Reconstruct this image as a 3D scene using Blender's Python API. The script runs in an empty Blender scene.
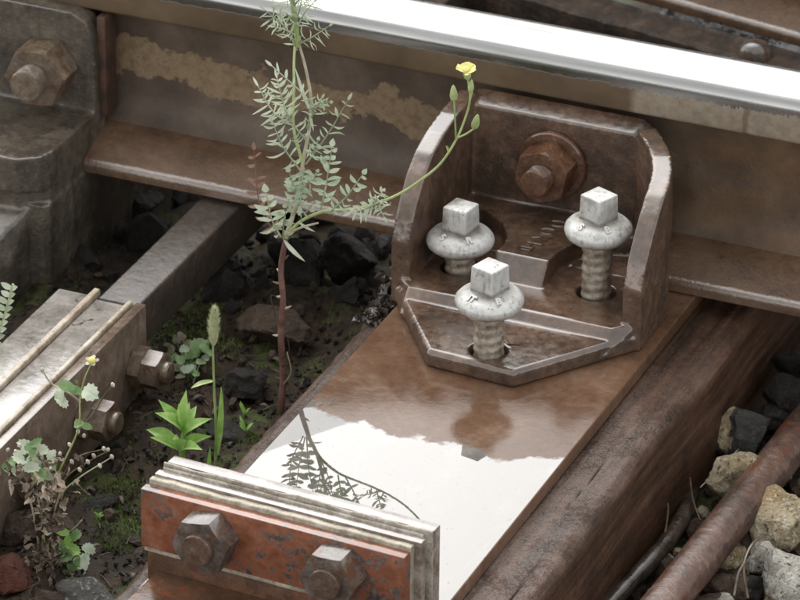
import bpy, bmesh, math, random
from mathutils import Vector, Matrix, noise, Euler
import numpy as np
random.seed(7)
R = math.radians
scene = bpy.context.scene
C = scene.collection

# ------------------------------------------------------------------ camera
PITCH, YAW, ROLL, F0, DIST = R(28.0), R(22.8), R(0.6), 5000.0, 4.35
_f = Vector((-math.sin(YAW)*math.cos(PITCH), math.cos(YAW)*math.cos(PITCH), -math.sin(PITCH)))
_r0 = Vector((math.cos(YAW), math.sin(YAW), 0)); _u0 = _r0.cross(_f)
_r = _r0*math.cos(ROLL) + _u0*math.sin(ROLL); _u = _u0*math.cos(ROLL) - _r0*math.sin(ROLL)
CAM = -(_f - _u*(100/F0))*DIST
cd = bpy.data.cameras.new('camera'); cam = bpy.data.objects.new('camera', cd); C.objects.link(cam)
cd.sensor_width = 36; cd.lens = F0/800*36; cd.clip_end = 3000; cd.clip_start = .05
cam.matrix_world = Matrix((( _r.x,_u.x,-_f.x,CAM.x),(_r.y,_u.y,-_f.y,CAM.y),(_r.z,_u.z,-_f.z,CAM.z),(0,0,0,1)))
cd.dof.use_dof = True; cd.dof.focus_distance = 4.25; cd.dof.aperture_fstop = 18
scene.camera = cam

# ------------------------------------------------------------------ sky and sun: bright overcast
SUN_EL, SUN_ROT = R(55), R(-40)
w = bpy.data.worlds.new('World'); scene.world = w; w.use_nodes = True
nt = w.node_tree; nt.nodes.clear()
sky = nt.nodes.new('ShaderNodeTexSky'); sky.sky_type = 'NISHITA'; sky.sun_disc = False
sky.sun_elevation = SUN_EL; sky.sun_rotation = SUN_ROT; sky.dust_density = 0.9; sky.air_density = 1.0
hs = nt.nodes.new('ShaderNodeHueSaturation'); hs.inputs['Saturation'].default_value = 0
bg = nt.nodes.new('ShaderNodeBackground'); bg.inputs['Strength'].default_value = .12
wo = nt.nodes.new('ShaderNodeOutputWorld')
nt.links.new(sky.outputs[0], hs.inputs['Color']); nt.links.new(hs.outputs[0], bg.inputs['Color']); nt.links.new(bg.outputs[0], wo.inputs['Surface'])
sl = bpy.data.lights.new('sun', 'SUN'); sl.energy = .5; sl.angle = R(60); sl.color = (1, .98, .95)
so = bpy.data.objects.new('sun', sl); C.objects.link(so)
# the sun stands at azimuth SUN_ROT (clockwise from +Y), elevation SUN_EL
sd = Vector((math.sin(SUN_ROT)*math.cos(SUN_EL), math.cos(SUN_ROT)*math.cos(SUN_EL), math.sin(SUN_EL)))
so.rotation_euler = sd.to_track_quat('Z', 'Y').to_euler()
vs = scene.view_settings; vs.view_transform = 'Standard'; vs.look = 'None'; vs.gamma = 1; vs.use_curve_mapping = False
vs.exposure = 1.48

# ------------------------------------------------------------------ helpers
S = .001                                   # everything below is measured in millimetres
def V(*a): return Vector(a)*S
def at(px, py, Y):
    """point in the vertical plane Y (mm) seen in photo pixel px,py -> mm"""
    d = _f + _r*((px-400)/F0) - _u*((py-300)/F0)
    t = (Y*S - CAM.y)/d.y
    return (CAM + d*t)/S
def atz(px, py, Z):
    d = _f + _r*((px-400)/F0) - _u*((py-300)/F0)
    t = (Z*S - CAM.z)/d.z
    return (CAM + d*t)/S
def nz(x, y=0, z=0, o=0): return noise.noise(Vector((x+o*17.3, y-o*9.1, z+o*3.7)))

class MB:
    def __init__(s): s.v = []; s.f = []
    def add(s, v, f):
        n = len(s.v); s.v += [tuple(p) for p in v]; s.f += [tuple(i+n for i in q) for q in f]; return s
    def box(s, x0, x1, y0, y1, z0, z1):
        return s.add([(x0,y0,z0),(x1,y0,z0),(x1,y1,z0),(x0,y1,z0),(x0,y0,z1),(x1,y0,z1),(x1,y1,z1),(x0,y1,z1)],
                     [(0,3,2,1),(4,5,6,7),(0,1,5,4),(1,2,6,5),(2,3,7,6),(3,0,4,7)])
    def prism(s, poly, z0, z1):
        n = len(poly)
        return s.add([(x,y,z0) for x,y in poly]+[(x,y,z1) for x,y in poly],
              [tuple(reversed(range(n))), tuple(range(n,2*n))]+[(i,(i+1)%n,n+(i+1)%n,n+i) for i in range(n)])
    def xprism(s, poly, xs):
        """profile in (y,z) swept through the list of x"""
        n = len(poly); v = []; f = []
        for x in xs: v += [(x,y,z) for y,z in poly]
        for k in range(len(xs)-1):
            for i in range(n): f.append((k*n+i, (k+1)*n+i, (k+1)*n+(i+1)%n, k*n+(i+1)%n))
        m = (len(xs)-1)*n
        f += [tuple(range(n)), tuple(m+i for i in reversed(range(n)))]
        return s.add(v, f)
    def tube(s, pts, rad, n=8, cap=True):
        pts = [Vector(p) for p in pts]
        if not hasattr(rad, '__len__'): rad = [rad]*len(pts)
        v = []; f = []; up = None
        for i, p in enumerate(pts):
            t = (pts[min(i+1,len(pts)-1)]-pts[max(i-1,0)]).normalized()
            if up is None: up = t.orthogonal().normalized()
            up = (up - t*up.dot(t)).normalized(); b = t.cross(up)
            for k in range(n):
                a = 2*math.pi*k/n; v.append(p+(up*math.cos(a)+b*math.sin(a))*rad[i])
        for i in range(len(pts)-1):
            for k in range(n): f.append((i*n+k, i*n+(k+1)%n, (i+1)*n+(k+1)%n, (i+1)*n+k))
        if cap: f += [tuple(reversed(range(n))), tuple((len(pts)-1)*n+k for k in range(n))]
        return s.add(v, f)
    def lathe(s, rows, n=40, fr=None):
        """rows = [radius or function(theta), height or function(theta)] round Z"""
        v = []; f = []
        for rr, hh in rows:
            for k in range(n):
                a = 2*math.pi*k/n
                q = rr(a) if callable(rr) else rr; h = hh(a) if callable(hh) else hh
                v.append((q*math.cos(a), q*math.sin(a), h))
        for i in range(len(rows)-1):
            for k in range(n): f.append((i*n+k, i*n+(k+1)%n, (i+1)*n+(k+1)%n, (i+1)*n+k))
        f += [tuple(reversed(range(n))), tuple((len(rows)-1)*n+k for k in range(n))]
        return s.add(v, f)
    def xf(s, M):
        s.v = [tuple(M @ Vector(p)) for p in s.v]; return s

def finish(o, label=None, cat=None, group=None, kind=None):
    if label: o['label'] = label
    if cat: o['category'] = cat
    if group: o['group'] = group
    if kind: o['kind'] = kind
    return o
def mesh_of(name, mb, bevel=0, seg=2, sharp=35):
    me = bpy.data.meshes.new(name)
    me.from_pydata([(x*S,y*S,z*S) for x,y,z in mb.v], [], mb.f); me.validate()
    if bevel:
        bm = bmesh.new(); bm.from_mesh(me)
        bmesh.ops.recalc_face_normals(bm, faces=bm.faces)
        ed = [e for e in bm.edges if len(e.link_faces) == 2 and e.calc_face_angle(0) > R(25)]
        bmesh.ops.bevel(bm, geom=ed, offset=bevel*S, segments=seg, affect='EDGES', profile=.5, clamp_overlap=True)
        bm.to_mesh(me); bm.free()
    me.polygons.foreach_set('use_smooth', [True]*len(me.polygons))
    me.set_sharp_from_angle(angle=R(sharp)); me.update()
    return me
def obj(name, mb, m, parent=None, bevel=0, seg=2, sharp=35):
    me = mb if isinstance(mb, bpy.types.Mesh) else mesh_of(name, mb, bevel, seg, sharp)
    o = bpy.data.objects.new(name, me); C.objects.link(o)
    if m and not me.materials: me.materials.append(m)
    if parent:
        o.parent = parent; o.matrix_parent_inverse = parent.matrix_basis.inverted()
    return o
def empty(name, loc=(0,0,0), rz=0, **k):
    o = bpy.data.objects.new(name, None); C.objects.link(o)
    o.location = Vector(loc)*S; o.rotation_euler = (0,0,rz); o.empty_display_size = .01
    return finish(o, **k)
def axis_matrix(p, d, spin=0):
    """maps local Z onto direction d, origin to p"""
    q = Vector(d).to_track_quat('Z', 'Y').to_matrix().to_4x4()
    return Matrix.Translation(Vector(p)) @ q @ Matrix.Rotation(spin, 4, 'Z')
def curve(pts, n=8):
    """Catmull-Rom through pts"""
    P = [Vector(p) for p in pts]; P = [P[0]*2-P[1]]+P+[P[-1]*2-P[-2]]; out = []
    for i in range(1, len(P)-2):
        for k in range(n):
            t = k/n; a,b,c,d = P[i-1],P[i],P[i+1],P[i+2]
            out.append(.5*((2*b)+(c-a)*t+(2*a-5*b+4*c-d)*t*t+(3*b-a-3*c+d)*t**3))
    return out+[P[-2]]

# ------------------------------------------------------------------ materials
def srgb(h):
    h = h.lstrip('#'); c = [int(h[i:i+2],16)/255 for i in (0,2,4)]
    return tuple((x/12.92 if x <= .04045 else ((x+.055)/1.055)**2.4) for x in c)+(1,)
class NG:
    """small node-graph helper"""
    def __init__(s, name):
        s.m = bpy.data.materials.new(name); s.m.use_nodes = True; s.t = s.m.node_tree
        s.b = s.t.nodes['Principled BSDF']; s.tc = s.t.nodes.new('ShaderNodeTexCoord')
        s.co = s.tc.outputs['Object']
    def n(s, typ, **k):
        o = s.t.nodes.new('ShaderNode'+typ)
        for a, b in k.items(): setattr(o, a, b)
        return o
    def L(s, a, b): s.t.links.new(a, b)
    def put(s, inp, val):
        if hasattr(val, 'is_linked'): s.L(val, inp)
        else: inp.default_value = val
    def mapped(s, sc=(1,1,1), loc=(0,0,0), rot=(0,0,0), src=None):
        m = s.n('Mapping'); m.inputs['Scale'].default_value = sc; m.inputs['Location'].default_value = loc; m.inputs['Rotation'].default_value = rot
        s.L(src or s.co, m.inputs['Vector']); return m.outputs[0]
    def noise(s, scale, detail=6, rough=.6, src=None, dist=0):
        o = s.n('TexNoise'); o.inputs['Scale'].default_value = scale; o.inputs['Detail'].default_value = detail
        o.inputs['Roughness'].default_value = rough; o.inputs['Distortion'].default_value = dist
        s.L(src or s.co, o.inputs['Vector']); return o.outputs['Fac']
    def vor(s, scale, feature='F1', out='Distance', src=None, rnd=1):
        o = s.n('TexVoronoi', feature=feature); o.inputs['Scale'].default_value = scale; o.inputs['Randomness'].default_value = rnd
        s.L(src or s.co, o.inputs['Vector']); return o.outputs[out]
    def ramp(s, fac, stops, interp='LINEAR'):
        o = s.n('ValToRGB'); o.color_ramp.interpolation = interp; e = o.color_ramp.elements
        while len(e) < len(stops): e.new(.5)
        for i, (p, c) in enumerate(stops):
            e[i].position = p; e[i].color = srgb(c) if isinstance(c, str) else (c,c,c,1)
        s.L(fac, o.inputs['Fac']); return o.outputs['Color']
    def math(s, op, a, b=0, clamp=False):
        o = s.n('Math', operation=op, use_clamp=clamp); s.put(o.inputs[0], a); s.put(o.inputs[1], b); return o.outputs[0]
    def rng(s, v, a, b, c=0, d=1):
        o = s.n('MapRange'); o.clamp = True
        for i, q in enumerate((v,a,b,c,d)): s.put(o.inputs[i], q)
        return o.outputs[0]
    def mix(s, fac, a, b, mode='MIX'):
        o = s.n('Mix', data_type='RGBA', blend_type=mode)
        s.put(o.inputs[0], fac)
        s.put(o.inputs[6], srgb(a) if isinstance(a,str) else a); s.put(o.inputs[7], srgb(b) if isinstance(b,str) else b)
        return o.outputs[2]
    def xyz(s, src=None):
        o = s.n('SeparateXYZ'); s.L(src or s.co, o.inputs[0]); return o.outputs
    def bump(s, h, strength=.3, dist=.001, prev=None):
        o = s.n('Bump'); o.inputs['Strength'].default_value = strength if not hasattr(strength,'is_linked') else 1
        if hasattr(strength,'is_linked'): s.L(strength, o.inputs['Strength'])
        o.inputs['Distance'].default_value = dist
        s.L(h, o.inputs['Height'])
        if prev: s.L(prev, o.inputs['Normal'])
        return o.outputs[0]
    def out(s, col=None, rough=None, nor=None, metal=None, ior=None, spec=None, coat=None, coat_rough=None, sub=None):
        b = s.b
        if col is not None: s.put(b.inputs['Base Color'], srgb(col) if isinstance(col,str) else col)
        if rough is not None: s.put(b.inputs['Roughness'], rough)
        if nor is not None: s.L(nor, b.inputs['Normal'])
        if metal is not None: s.put(b.inputs['Metallic'], metal)
        if ior is not None: s.put(b.inputs['IOR'], ior)
        if spec is not None: s.put(b.inputs['Specular IOR Level'], spec)
        if coat is not None: s.put(b.inputs['Coat Weight'], coat)
        if coat_rough is not None: s.put(b.inputs['Coat Roughness'], coat_rough)
        return s.m

def steel(name, stops, scale=25, rough=(.3,.6), bump=.25, wet=.5, spec=.5, patch=None, pscale=14, pth=(.52,.58), ior=1.7, streak=0, film=True, fb=.22, fr=(.07,.2), th=(.42,.52)):
    """weathered steel: colour from layered noise; rain lies as a smooth film on faces that look up, the rest is damp and rough"""
    g = NG(name)
    n1 = g.noise(scale, 9, .65); n2 = g.noise(scale*6, 6, .7); n3 = g.noise(scale*.35, 4, .5); nf = g.noise(scale*22, 5, .7)
    f = g.math('ADD', g.math('MULTIPLY', n1, .55), g.math('ADD', g.math('MULTIPLY', n2, .3), g.math('MULTIPLY', nf, .15)))
    col = g.ramp(f, stops)
    if patch:
        pm = g.rng(g.math('ADD', g.math('MULTIPLY', g.noise(pscale, 7, .65), .8), g.math('MULTIPLY', n2, .2)), *pth)
        col = g.mix(pm, col, patch)
    if streak:
        st = g.noise(1, 5, .6, src=g.mapped((90,90,9)))
        col = g.mix(g.rng(st, .5, .72, 0, streak), col, '2b2521')
    ge = g.n('NewGeometry'); up = g.xyz(ge.outputs['Normal'])[2]
    upn = g.math('ADD', up, g.math('ADD', g.math('MULTIPLY', g.math('SUBTRACT', n2, .5), .5), g.math('MULTIPLY', g.math('SUBTRACT', n1, .5), .5)))
    wf = g.rng(upn, *th) if film else g.rng(n3, 2, 3)
    dryr = g.math('ADD', g.rng(n3, .5-.35*wet, .9-.35*wet, rough[0], rough[1]), g.rng(n2, .3, .7, -.07, .1))
    rg = g.mix(wf, dryr, g.ramp(n2, [(.35,fr[0]),(.65,fr[1])]))
    nb = g.bump(nf, g.rng(wf, 0, 1, bump*1.3, bump*fb), .0016)
    nb = g.bump(g.noise(scale*3.2, 5, .6), g.rng(wf, 0, 1, bump, bump*fb), .004, nb)
    return g.out(col, rg, nb, ior=g.rng(wf, 0, 1, 1.42, ior), spec=spec)

M = {}
M['brace'] = steel('cast_steel_brown', [(.34,'#30261f'),(.46,'#4b3b30'),(.54,'#614b3c'),(.64,'#786555'),(.74,'#94877c')], 18, (.24,.48), .4, .8, patch='#6f5a4a', pscale=22, pth=(.56,.66), ior=2.0, fb=.12, fr=(.09,.24), th=(.30,.40))
M['brace_dark'] = steel('cast_steel_grey', [(.34,'#2c2924'),(.46,'#49423a'),(.56,'#625a4f'),(.7,'#8a7d69')], 18, (.25,.5), .6, .7, ior=1.8, streak=.45, patch='#7d6c54', pscale=26, pth=(.62,.70))
M['nut_rust'] = steel('rusty_nut_steel', [(.34,'#32241b'),(.46,'#533929'),(.56,'#6b4d3b'),(.7,'#95806f')], 45, (.22,.45), .3, .7, ior=1.8)
M['nut_grey'] = steel('grey_nut_steel', [(.34,'#3f342a'),(.46,'#605344'),(.56,'#796b5c'),(.7,'#9c9182')], 45, (.3,.5), .35, .6, ior=1.8, patch='#5d4433', pscale=60)
M['bolt_end'] = steel('bolt_end_steel', [(.34,'#30261f'),(.46,'#4e3c31'),(.56,'#665244'),(.7,'#85756a')], 60, (.3,.5), .3, .6, ior=1.7)
M['nut_dark'] = steel('dark_nut_steel', [(.34,'#2a2521'),(.46,'#4b433c'),(.56,'#6b625a'),(.7,'#918981')], 45, (.22,.42), .3, .8, ior=2.0, patch='#5a3c2c', pscale=60)
M['plate_edge'] = steel('worn_plate_steel', [(.34,'#4d4038'),(.46,'#77695f'),(.54,'#988e86'),(.66,'#bab4ae')], 30, (.2,.42), .3, .8, ior=2.5)
M['bar'] = steel('wet_bar_steel', [(.3,'#2b2723'),(.5,'#443c35'),(.65,'#5a4f45'),(.8,'#8b8377')], 30, (.2,.45), .5, .75, ior=1.65, fr=(.16,.36), fb=.5)
M['splice'] = steel('splice_steel', [(.34,'#5d5650'),(.46,'#8a847e'),(.56,'#a5a09a'),(.7,'#bcb8b3')], 28, (.14,.34), .35, .9, ior=2.7, patch='#4b3d33', pscale=40, pth=(.6,.64))
M['splice_side'] = steel('rusty_splice_steel', [(.36,'#4a3d32'),(.46,'#6b5b4e'),(.56,'#837367'),(.7,'#a09388')], 20, (.3,.6), .3, .5, ior=2.4, streak=.35)
M['cream'] = steel('insulation_fibre', [(.30,'#5c5143'),(.42,'#8f8473'),(.52,'#b3a997'),(.7,'#d2c9ba')], 60, (.35,.6), .6, .5, ior=1.5)
M['cream_pale'] = steel('insulation_fibre_pale', [(.30,'#5f564a'),(.42,'#948a7c'),(.52,'#bab2a5'),(.7,'#dcd6cc')], 60, (.35,.6), .6, .5, ior=1.5)
M['tan_strip'] = steel('insulation_fibre_tan', [(.32,'#5d4e3f'),(.44,'#94846f'),(.54,'#b9ad9b'),(.68,'#d6cdc0')], 40, (.3,.55), .5, .6, ior=1.5)
M['pipe'] = steel('rusty_pipe_steel', [(.36,'#2f2520'),(.46,'#4f3d34'),(.54,'#684f43'),(.66,'#8d7d73')], 22, (.25,.5), 1.1, .7, patch='#70402c', pscale=26, pth=(.54,.62), ior=1.7, fb=.3)
M['lower'] = steel('rusty_lower_steel', [(.34,'#33241a'),(.46,'#523a2a'),(.56,'#6d4c37'),(.7,'#8d6a50')], 22, (.25,.5), .35, .7, patch='#7f4227', pscale=26, pth=(.56,.62), ior=1.8)
M['strip'] = steel('greasy_dark_steel', [(.34,'#1d1814'),(.46,'#3a2f27'),(.56,'#55463a'),(.7,'#7a6c60')], 40, (.3,.6), .7, .5, ior=1.5, film=False)
M['shim'] = steel('red_rust_shim', [(.34,'#2e2621'),(.5,'#4a372d'),(.7,'#68493a')], 40, (.4,.6), .3, .4)

def m_red():
    g = NG('flaking_red_paint')
    n1 = g.noise(14, 9, .68); n2 = g.noise(70, 8, .7); n3 = g.noise(220, 4, .6)
    paint = g.ramp(n2, [(.3,'#5d3b29'),(.45,'#7a4a34'),(.55,'#88563f'),(.7,'#9b6f5b')])
    rust = g.ramp(n3, [(.35,'#2f2825'),(.5,'#4d4440'),(.7,'#6e645d')])
    mk = g.math('ADD', g.math('MULTIPLY', n1, .5), g.math('MULTIPLY', n2, .5))
    k = g.rng(g.math('ADD', g.math('MULTIPLY', mk, .8), g.math('MULTIPLY', n3, .2)), .52, .55)
    col = g.mix(k, paint, rust)
    ge = g.n('NewGeometry'); wf = g.rng(g.xyz(ge.outputs['Normal'])[2], .5, .7)
    nb = g.bump(k, -.6, .0006); nb = g.bump(n3, .3, .0006, nb)
    return g.out(col, g.mix(wf, g.rng(n2, .3, .7, .3, .55), (.12,.12,.12,1)), nb, ior=g.rng(wf, 0, 1, 1.45, 1.9))
M['red'] = m_red()

def m_galv():
    g = NG('galvanised_zinc'); oi = g.n('ObjectInfo'); ad = g.n('VectorMath', operation='ADD'); g.L(g.co, ad.inputs[0])
    mu = g.n('VectorMath', operation='SCALE'); mu.inputs[0].default_value = (3.1,1.7,2.3); g.L(oi.outputs['Random'], mu.inputs['Scale']); g.L(mu.outputs[0], ad.inputs[1]); co0 = g.co; g.co = ad.outputs[0]
    n1 = g.noise(40, 8, .65); n2 = g.noise(160, 6, .7)
    f = g.math('ADD', g.math('MULTIPLY', n1, .55), g.math('MULTIPLY', n2, .45))
    col = g.ramp(f, [(.26,'#87857f'),(.38,'#b2b1ad'),(.50,'#c6c6c3'),(.7,'#d8d8d6')])
    st = g.noise(1, 6, .65, src=g.mapped((260,260,26)))
    col = g.mix(g.rng(st, .56, .68, 0, .6), col, '#5b554c')
    col = g.mix(g.rng(g.noise(34,7,.65), .53, .66, 0, .6), col, '#857a69')
    col = g.mix(g.rng(g.noise(130,5,.7), .62, .68, 0, .8), col, '#5a4630')
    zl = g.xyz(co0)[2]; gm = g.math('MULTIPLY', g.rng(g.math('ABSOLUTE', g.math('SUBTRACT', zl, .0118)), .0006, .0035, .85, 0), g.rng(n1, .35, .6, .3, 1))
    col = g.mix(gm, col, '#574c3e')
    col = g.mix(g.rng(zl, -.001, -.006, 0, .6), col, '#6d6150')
    nb = g.bump(g.noise(300, 4, .6), .2, .0008); nb = g.bump(g.noise(45,4,.6), .3, .0025, nb)
    return g.out(col, g.rng(n2, .3, .7, .32, .55), nb, metal=.25, ior=1.6)
M['galv'] = m_galv()
def m_shank():
    g = NG('rusty_zinc_shank')
    n1 = g.noise(45, 8, .65); n2 = g.noise(180, 6, .7)
    col = g.ramp(g.math('ADD', g.math('MULTIPLY', n1, .6), g.math('MULTIPLY', n2, .4)), [(.34,'#5c4d3d'),(.45,'#8a7f70'),(.55,'#a79f92'),(.7,'#c0bab0')])
    col = g.mix(g.rng(g.noise(28,6,.65), .45, .62, 0, .7), col, '#66492f')
    return g.out(col, g.rng(n2, .3, .7, .3, .55), g.bump(g.noise(300,5,.65), .35, .0006), metal=.15, ior=1.6)
M['shank'] = m_shank()

def m_rail(name, kind):
    g = NG(name)
    x, y, z = g.xyz()
    n1 = g.noise(16, 9, .65); n2 = g.noise(120, 8, .75); nl = g.noise(1, 7, .65, src=g.mapped((7,20,26)))
    if kind == 'head':
        side = g.ramp(n1, [(.3,'#4a3d2e'),(.5,'#5d4d3a'),(.7,'#6c5b46')])
        dry = g.ramp(n2, [(.3,'#776c5c'),(.5,'#8c8070'),(.7,'#9b9080')])
        # dry dusty stretch at the right-hand end, with a dark run down it
        xe = g.math('ADD', x, g.math('MULTIPLY', g.math('SUBTRACT', n1, .5), .02))
        zr = g.math('ADD', z, g.math('MULTIPLY', g.math('SUBTRACT', g.noise(1,6,.7,src=g.mapped((160,1,12))), .5), .03))
        dm = g.math('MULTIPLY', g.rng(xe, .082, .090), g.rng(zr, .186, .183))
        run = g.math('MULTIPLY', g.rng(g.math('ABSOLUTE', g.math('SUBTRACT', xe, .196)), .0015, .004, .75, 0), 1)
        side = g.mix(g.math('MULTIPLY', dm, g.math('SUBTRACT', 1, run)), side, dry)
        ze = g.math('ADD', z, g.math('ADD', g.math('MULTIPLY', g.math('SUBTRACT', nl, .5), .006), g.math('MULTIPLY', g.math('SUBTRACT', g.noise(1,7,.75,src=g.mapped((110,30,10))), .5), g.rng(x, .0, .12, .006, .022))))
        pol = g.rng(ze, .1725, .1740)
        top = g.ramp(g.noise(1, 6, .6, src=g.mapped((5,160,60))), [(.3,'#8c8c8b'),(.45,'#a2a2a1'),(.55,'#aaaaa9'),(.7,'#b8b8b8')])
        col = g.mix(pol, side, top)
        rg = g.math('ADD', g.rng(pol, 0, 1, .42, .21), g.math('ADD', g.rng(n2, .3, .7, -.05, .05), g.rng(g.noise(1,6,.7,src=g.mapped((3,300,80))), .35, .65, -.03, .05)))
        nb = g.bump(g.noise(1, 5, .6, src=g.mapped((12,260,160))), .12, .0008)
        nb = g.bump(g.noise(250,5,.7), g.rng(pol, 0, 1, .3, .04), .0006, nb)
        return g.out(col, rg, nb, metal=pol, ior=1.6)
    if kind == 'web':
        base = g.ramp(n1, [(.3,'#473c33'),(.45,'#54483d'),(.55,'#5f5246'),(.7,'#6e6154')])
        tan = g.ramp(n2, [(.3,'#635341'),(.5,'#806c55'),(.7,'#948068')])
        zz = g.math('ADD', z, g.math('ADD', g.math('MULTIPLY', g.math('SUBTRACT', n1, .5), .10), g.math('MULTIPLY', g.math('SUBTRACT', nl, .5), .05)))
        band = g.math('MULTIPLY', g.rng(zz, .0690, .0712), g.rng(zz, .1035, .106, 1, 0))
        hol = g.rng(n2, .6, .64, 1, .25)
        far = g.rng(x, .10, .13)                        # right of the brace: brown streaks instead of the tan band
        col = g.mix(g.math('MULTIPLY', g.math('MULTIPLY', band, hol), g.math('SUBTRACT', 1, far)), base, tan)
        col = g.mix(g.math('MULTIPLY', far, g.rng(nl, .4, .6, 0, .9)), col, g.ramp(n1, [(.3,'#4c3a2b'),(.55,'#6d543e'),(.75,'#7c6750')]))
    else:
        col = g.ramp(g.math('ADD', g.math('MULTIPLY', n1, .35), g.math('ADD', g.math('MULTIPLY', nl, .35), g.math('MULTIPLY', n2, .3))), [(.36,'#3f2f23'),(.46,'#5a4535'),(.54,'#68523f'),(.64,'#7b6754')])
        col = g.mix(g.rng(g.noise(200,4,.6), .64, .7, 0, .6), col, '#33281f')
    rg = g.math('ADD', g.rng(g.noise(5,5,.6), .35, .65, .40, .48) if kind == 'web' else g.rng(g.noise(5,5,.6), .35, .65, .24, .40), g.rng(n2, .3, .7, -.05, .08))
    if kind == 'foot':                                   # rain clings to the rounded arris of the foot
        ed = g.rng(g.math('ADD', z, g.math('MULTIPLY', g.math('SUBTRACT', n2, .5), .003)), .0142, .0136)
        rg = g.mix(ed, rg, (.06,.06,.06,1)); edi = g.rng(ed, 0, 1, 1.45, 2.3)
    nb = g.bump(g.noise(320,5,.7), .4, .0012); nb = g.bump(g.noise(60,5,.6), .25, .002, nb)
    return g.out(col, rg, nb, ior=edi if kind == 'foot' else 1.42)
for k in ('head','web','foot'): M['rail_'+k] = m_rail('rail_steel_'+k, k)

def m_tieplate():
    """flat plate: brown scale, and standing water on its near half"""
    g = NG('wet_tie_plate_steel')
    x, y, z = g.xyz()
    n1 = g.noise(15, 9, .65); n2 = g.noise(110, 7, .7); n3 = g.noise(11, 5, .6)
    col = g.ramp(g.math('ADD', g.math('MULTIPLY', n1, .65), g.math('MULTIPLY', n2, .35)), [(.34,'#4c3727'),(.45,'#614837'),(.55,'#6e5544'),(.7,'#86705f')])
    nrm = g.n('NewGeometry'); nz_ = g.n('SeparateXYZ'); g.L(nrm.outputs['Normal'], nz_.inputs[0])
    upf = g.rng(nz_.outputs[2], .85, .95)
    ye = g.math('ADD', y, g.math('ADD', g.math('MULTIPLY', g.math('SUBTRACT', n3, .5), .16), g.math('MULTIPLY', g.math('SUBTRACT', g.noise(60,5,.65), .5), .02)))
    pud = g.math('MULTIPLY', g.rng(ye, -.041, -.049), upf)
    holes = g.rng(g.noise(75, 5, .6), .70, .715, 1, 0)
    pud = g.math('MULTIPLY', pud, holes)
    film = g.rng(g.noise(30,6,.65), .42, .62, .05, .17)
    rg = g.mix(pud, film, (.012,.012,.012,1))
    nb = g.bump(g.noise(260,5,.7), g.rng(pud, 0, 1, .12, 0), .0006)
    nb = g.bump(g.noise(24,4,.5), g.rng(pud, 0, 1, .10, .012), .002, nb)
    silt = g.noise(1, 7, .7, src=g.mapped((16,9,16))); sp = g.rng(g.noise(330,2,.5), .70, .73)
    col = g.mix(pud, col, g.ramp(silt, [(.35,'#4b463f'),(.55,'#6b665f'),(.7,'#85817b')]))
    g_pi = g.math('MULTIPLY', g.rng(silt, .3, .7, 2.55, 2.2), g.rng(sp, 0, 1, 1, .62))
    return g.out(col, rg, nb, ior=g.rng(pud, 0, 1, 1.42, g_pi))
M['tie_plate'] = m_tieplate()

def m_wood():
    g = NG('wet_creosoted_timber')
    gr = g.noise(1, 8, .7, src=g.mapped((120,7,120))); n1 = g.noise(14, 8, .65); n2 = g.noise(150,6,.7); nf = g.noise(650,4,.7)
    f = g.math('ADD', g.math('MULTIPLY', gr, .45), g.math('ADD', g.math('MULTIPLY', n1, .25), g.math('ADD', g.math('MULTIPLY', n2, .18), g.math('MULTIPLY', nf, .12))))
    col = g.ramp(f, [(.38,'#1e130c'),(.45,'#38261a'),(.53,'#523929'),(.63,'#6e5443')])
    ge = g.n('NewGeometry'); up = g.xyz(ge.outputs['Normal'])[2]
    wf = g.math('MULTIPLY', g.rng(up, .5, .8), g.rng(g.math('ADD', g.math('ADD', g.math('MULTIPLY', n2, .35), g.math('MULTIPLY', nf, .65)), g.math('MULTIPLY', g.math('SUBTRACT', n1, .5), .9)), .42, .54))
    nb = g.bump(g.noise(1, 7, .7, src=g.mapped((380,60,380))), .7, .0011); nb = g.bump(nf, .8, .0009, nb)
    return g.out(col, g.rng(wf, 0, 1, .55, .1), nb, ior=g.rng(wf, 0, 1, 1.4, 1.75))
M['wood'] = m_wood()

def m_ground():
    g = NG('dark_wet_soil')
    n1 = g.noise(9, 9, .65); n2 = g.noise(90, 8, .7); n3 = g.noise(330, 5, .7)
    col = g.ramp(g.math('ADD', g.math('MULTIPLY', n1, .4), g.math('MULTIPLY', n2, .6)), [(.32,'#15110d'),(.46,'#2f251b'),(.56,'#463829'),(.7,'#68563f')])
    moss = g.ramp(n3, [(.3,'#29331a'),(.5,'#454f25'),(.7,'#626c36')])
    mk = g.rng(g.math('ADD', g.math('MULTIPLY', g.noise(13,6,.6), .8), g.math('MULTIPLY', n2, .2)), .52, .60)
    col = g.mix(mk, col, moss)
    nb = g.bump(n3, .8, .0025); nb = g.bump(n2, .8, .006, nb)
    return g.out(col, g.rng(n2, .35, .65, .45, .85), nb, spec=.3)
M['ground'] = m_ground()

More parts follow.
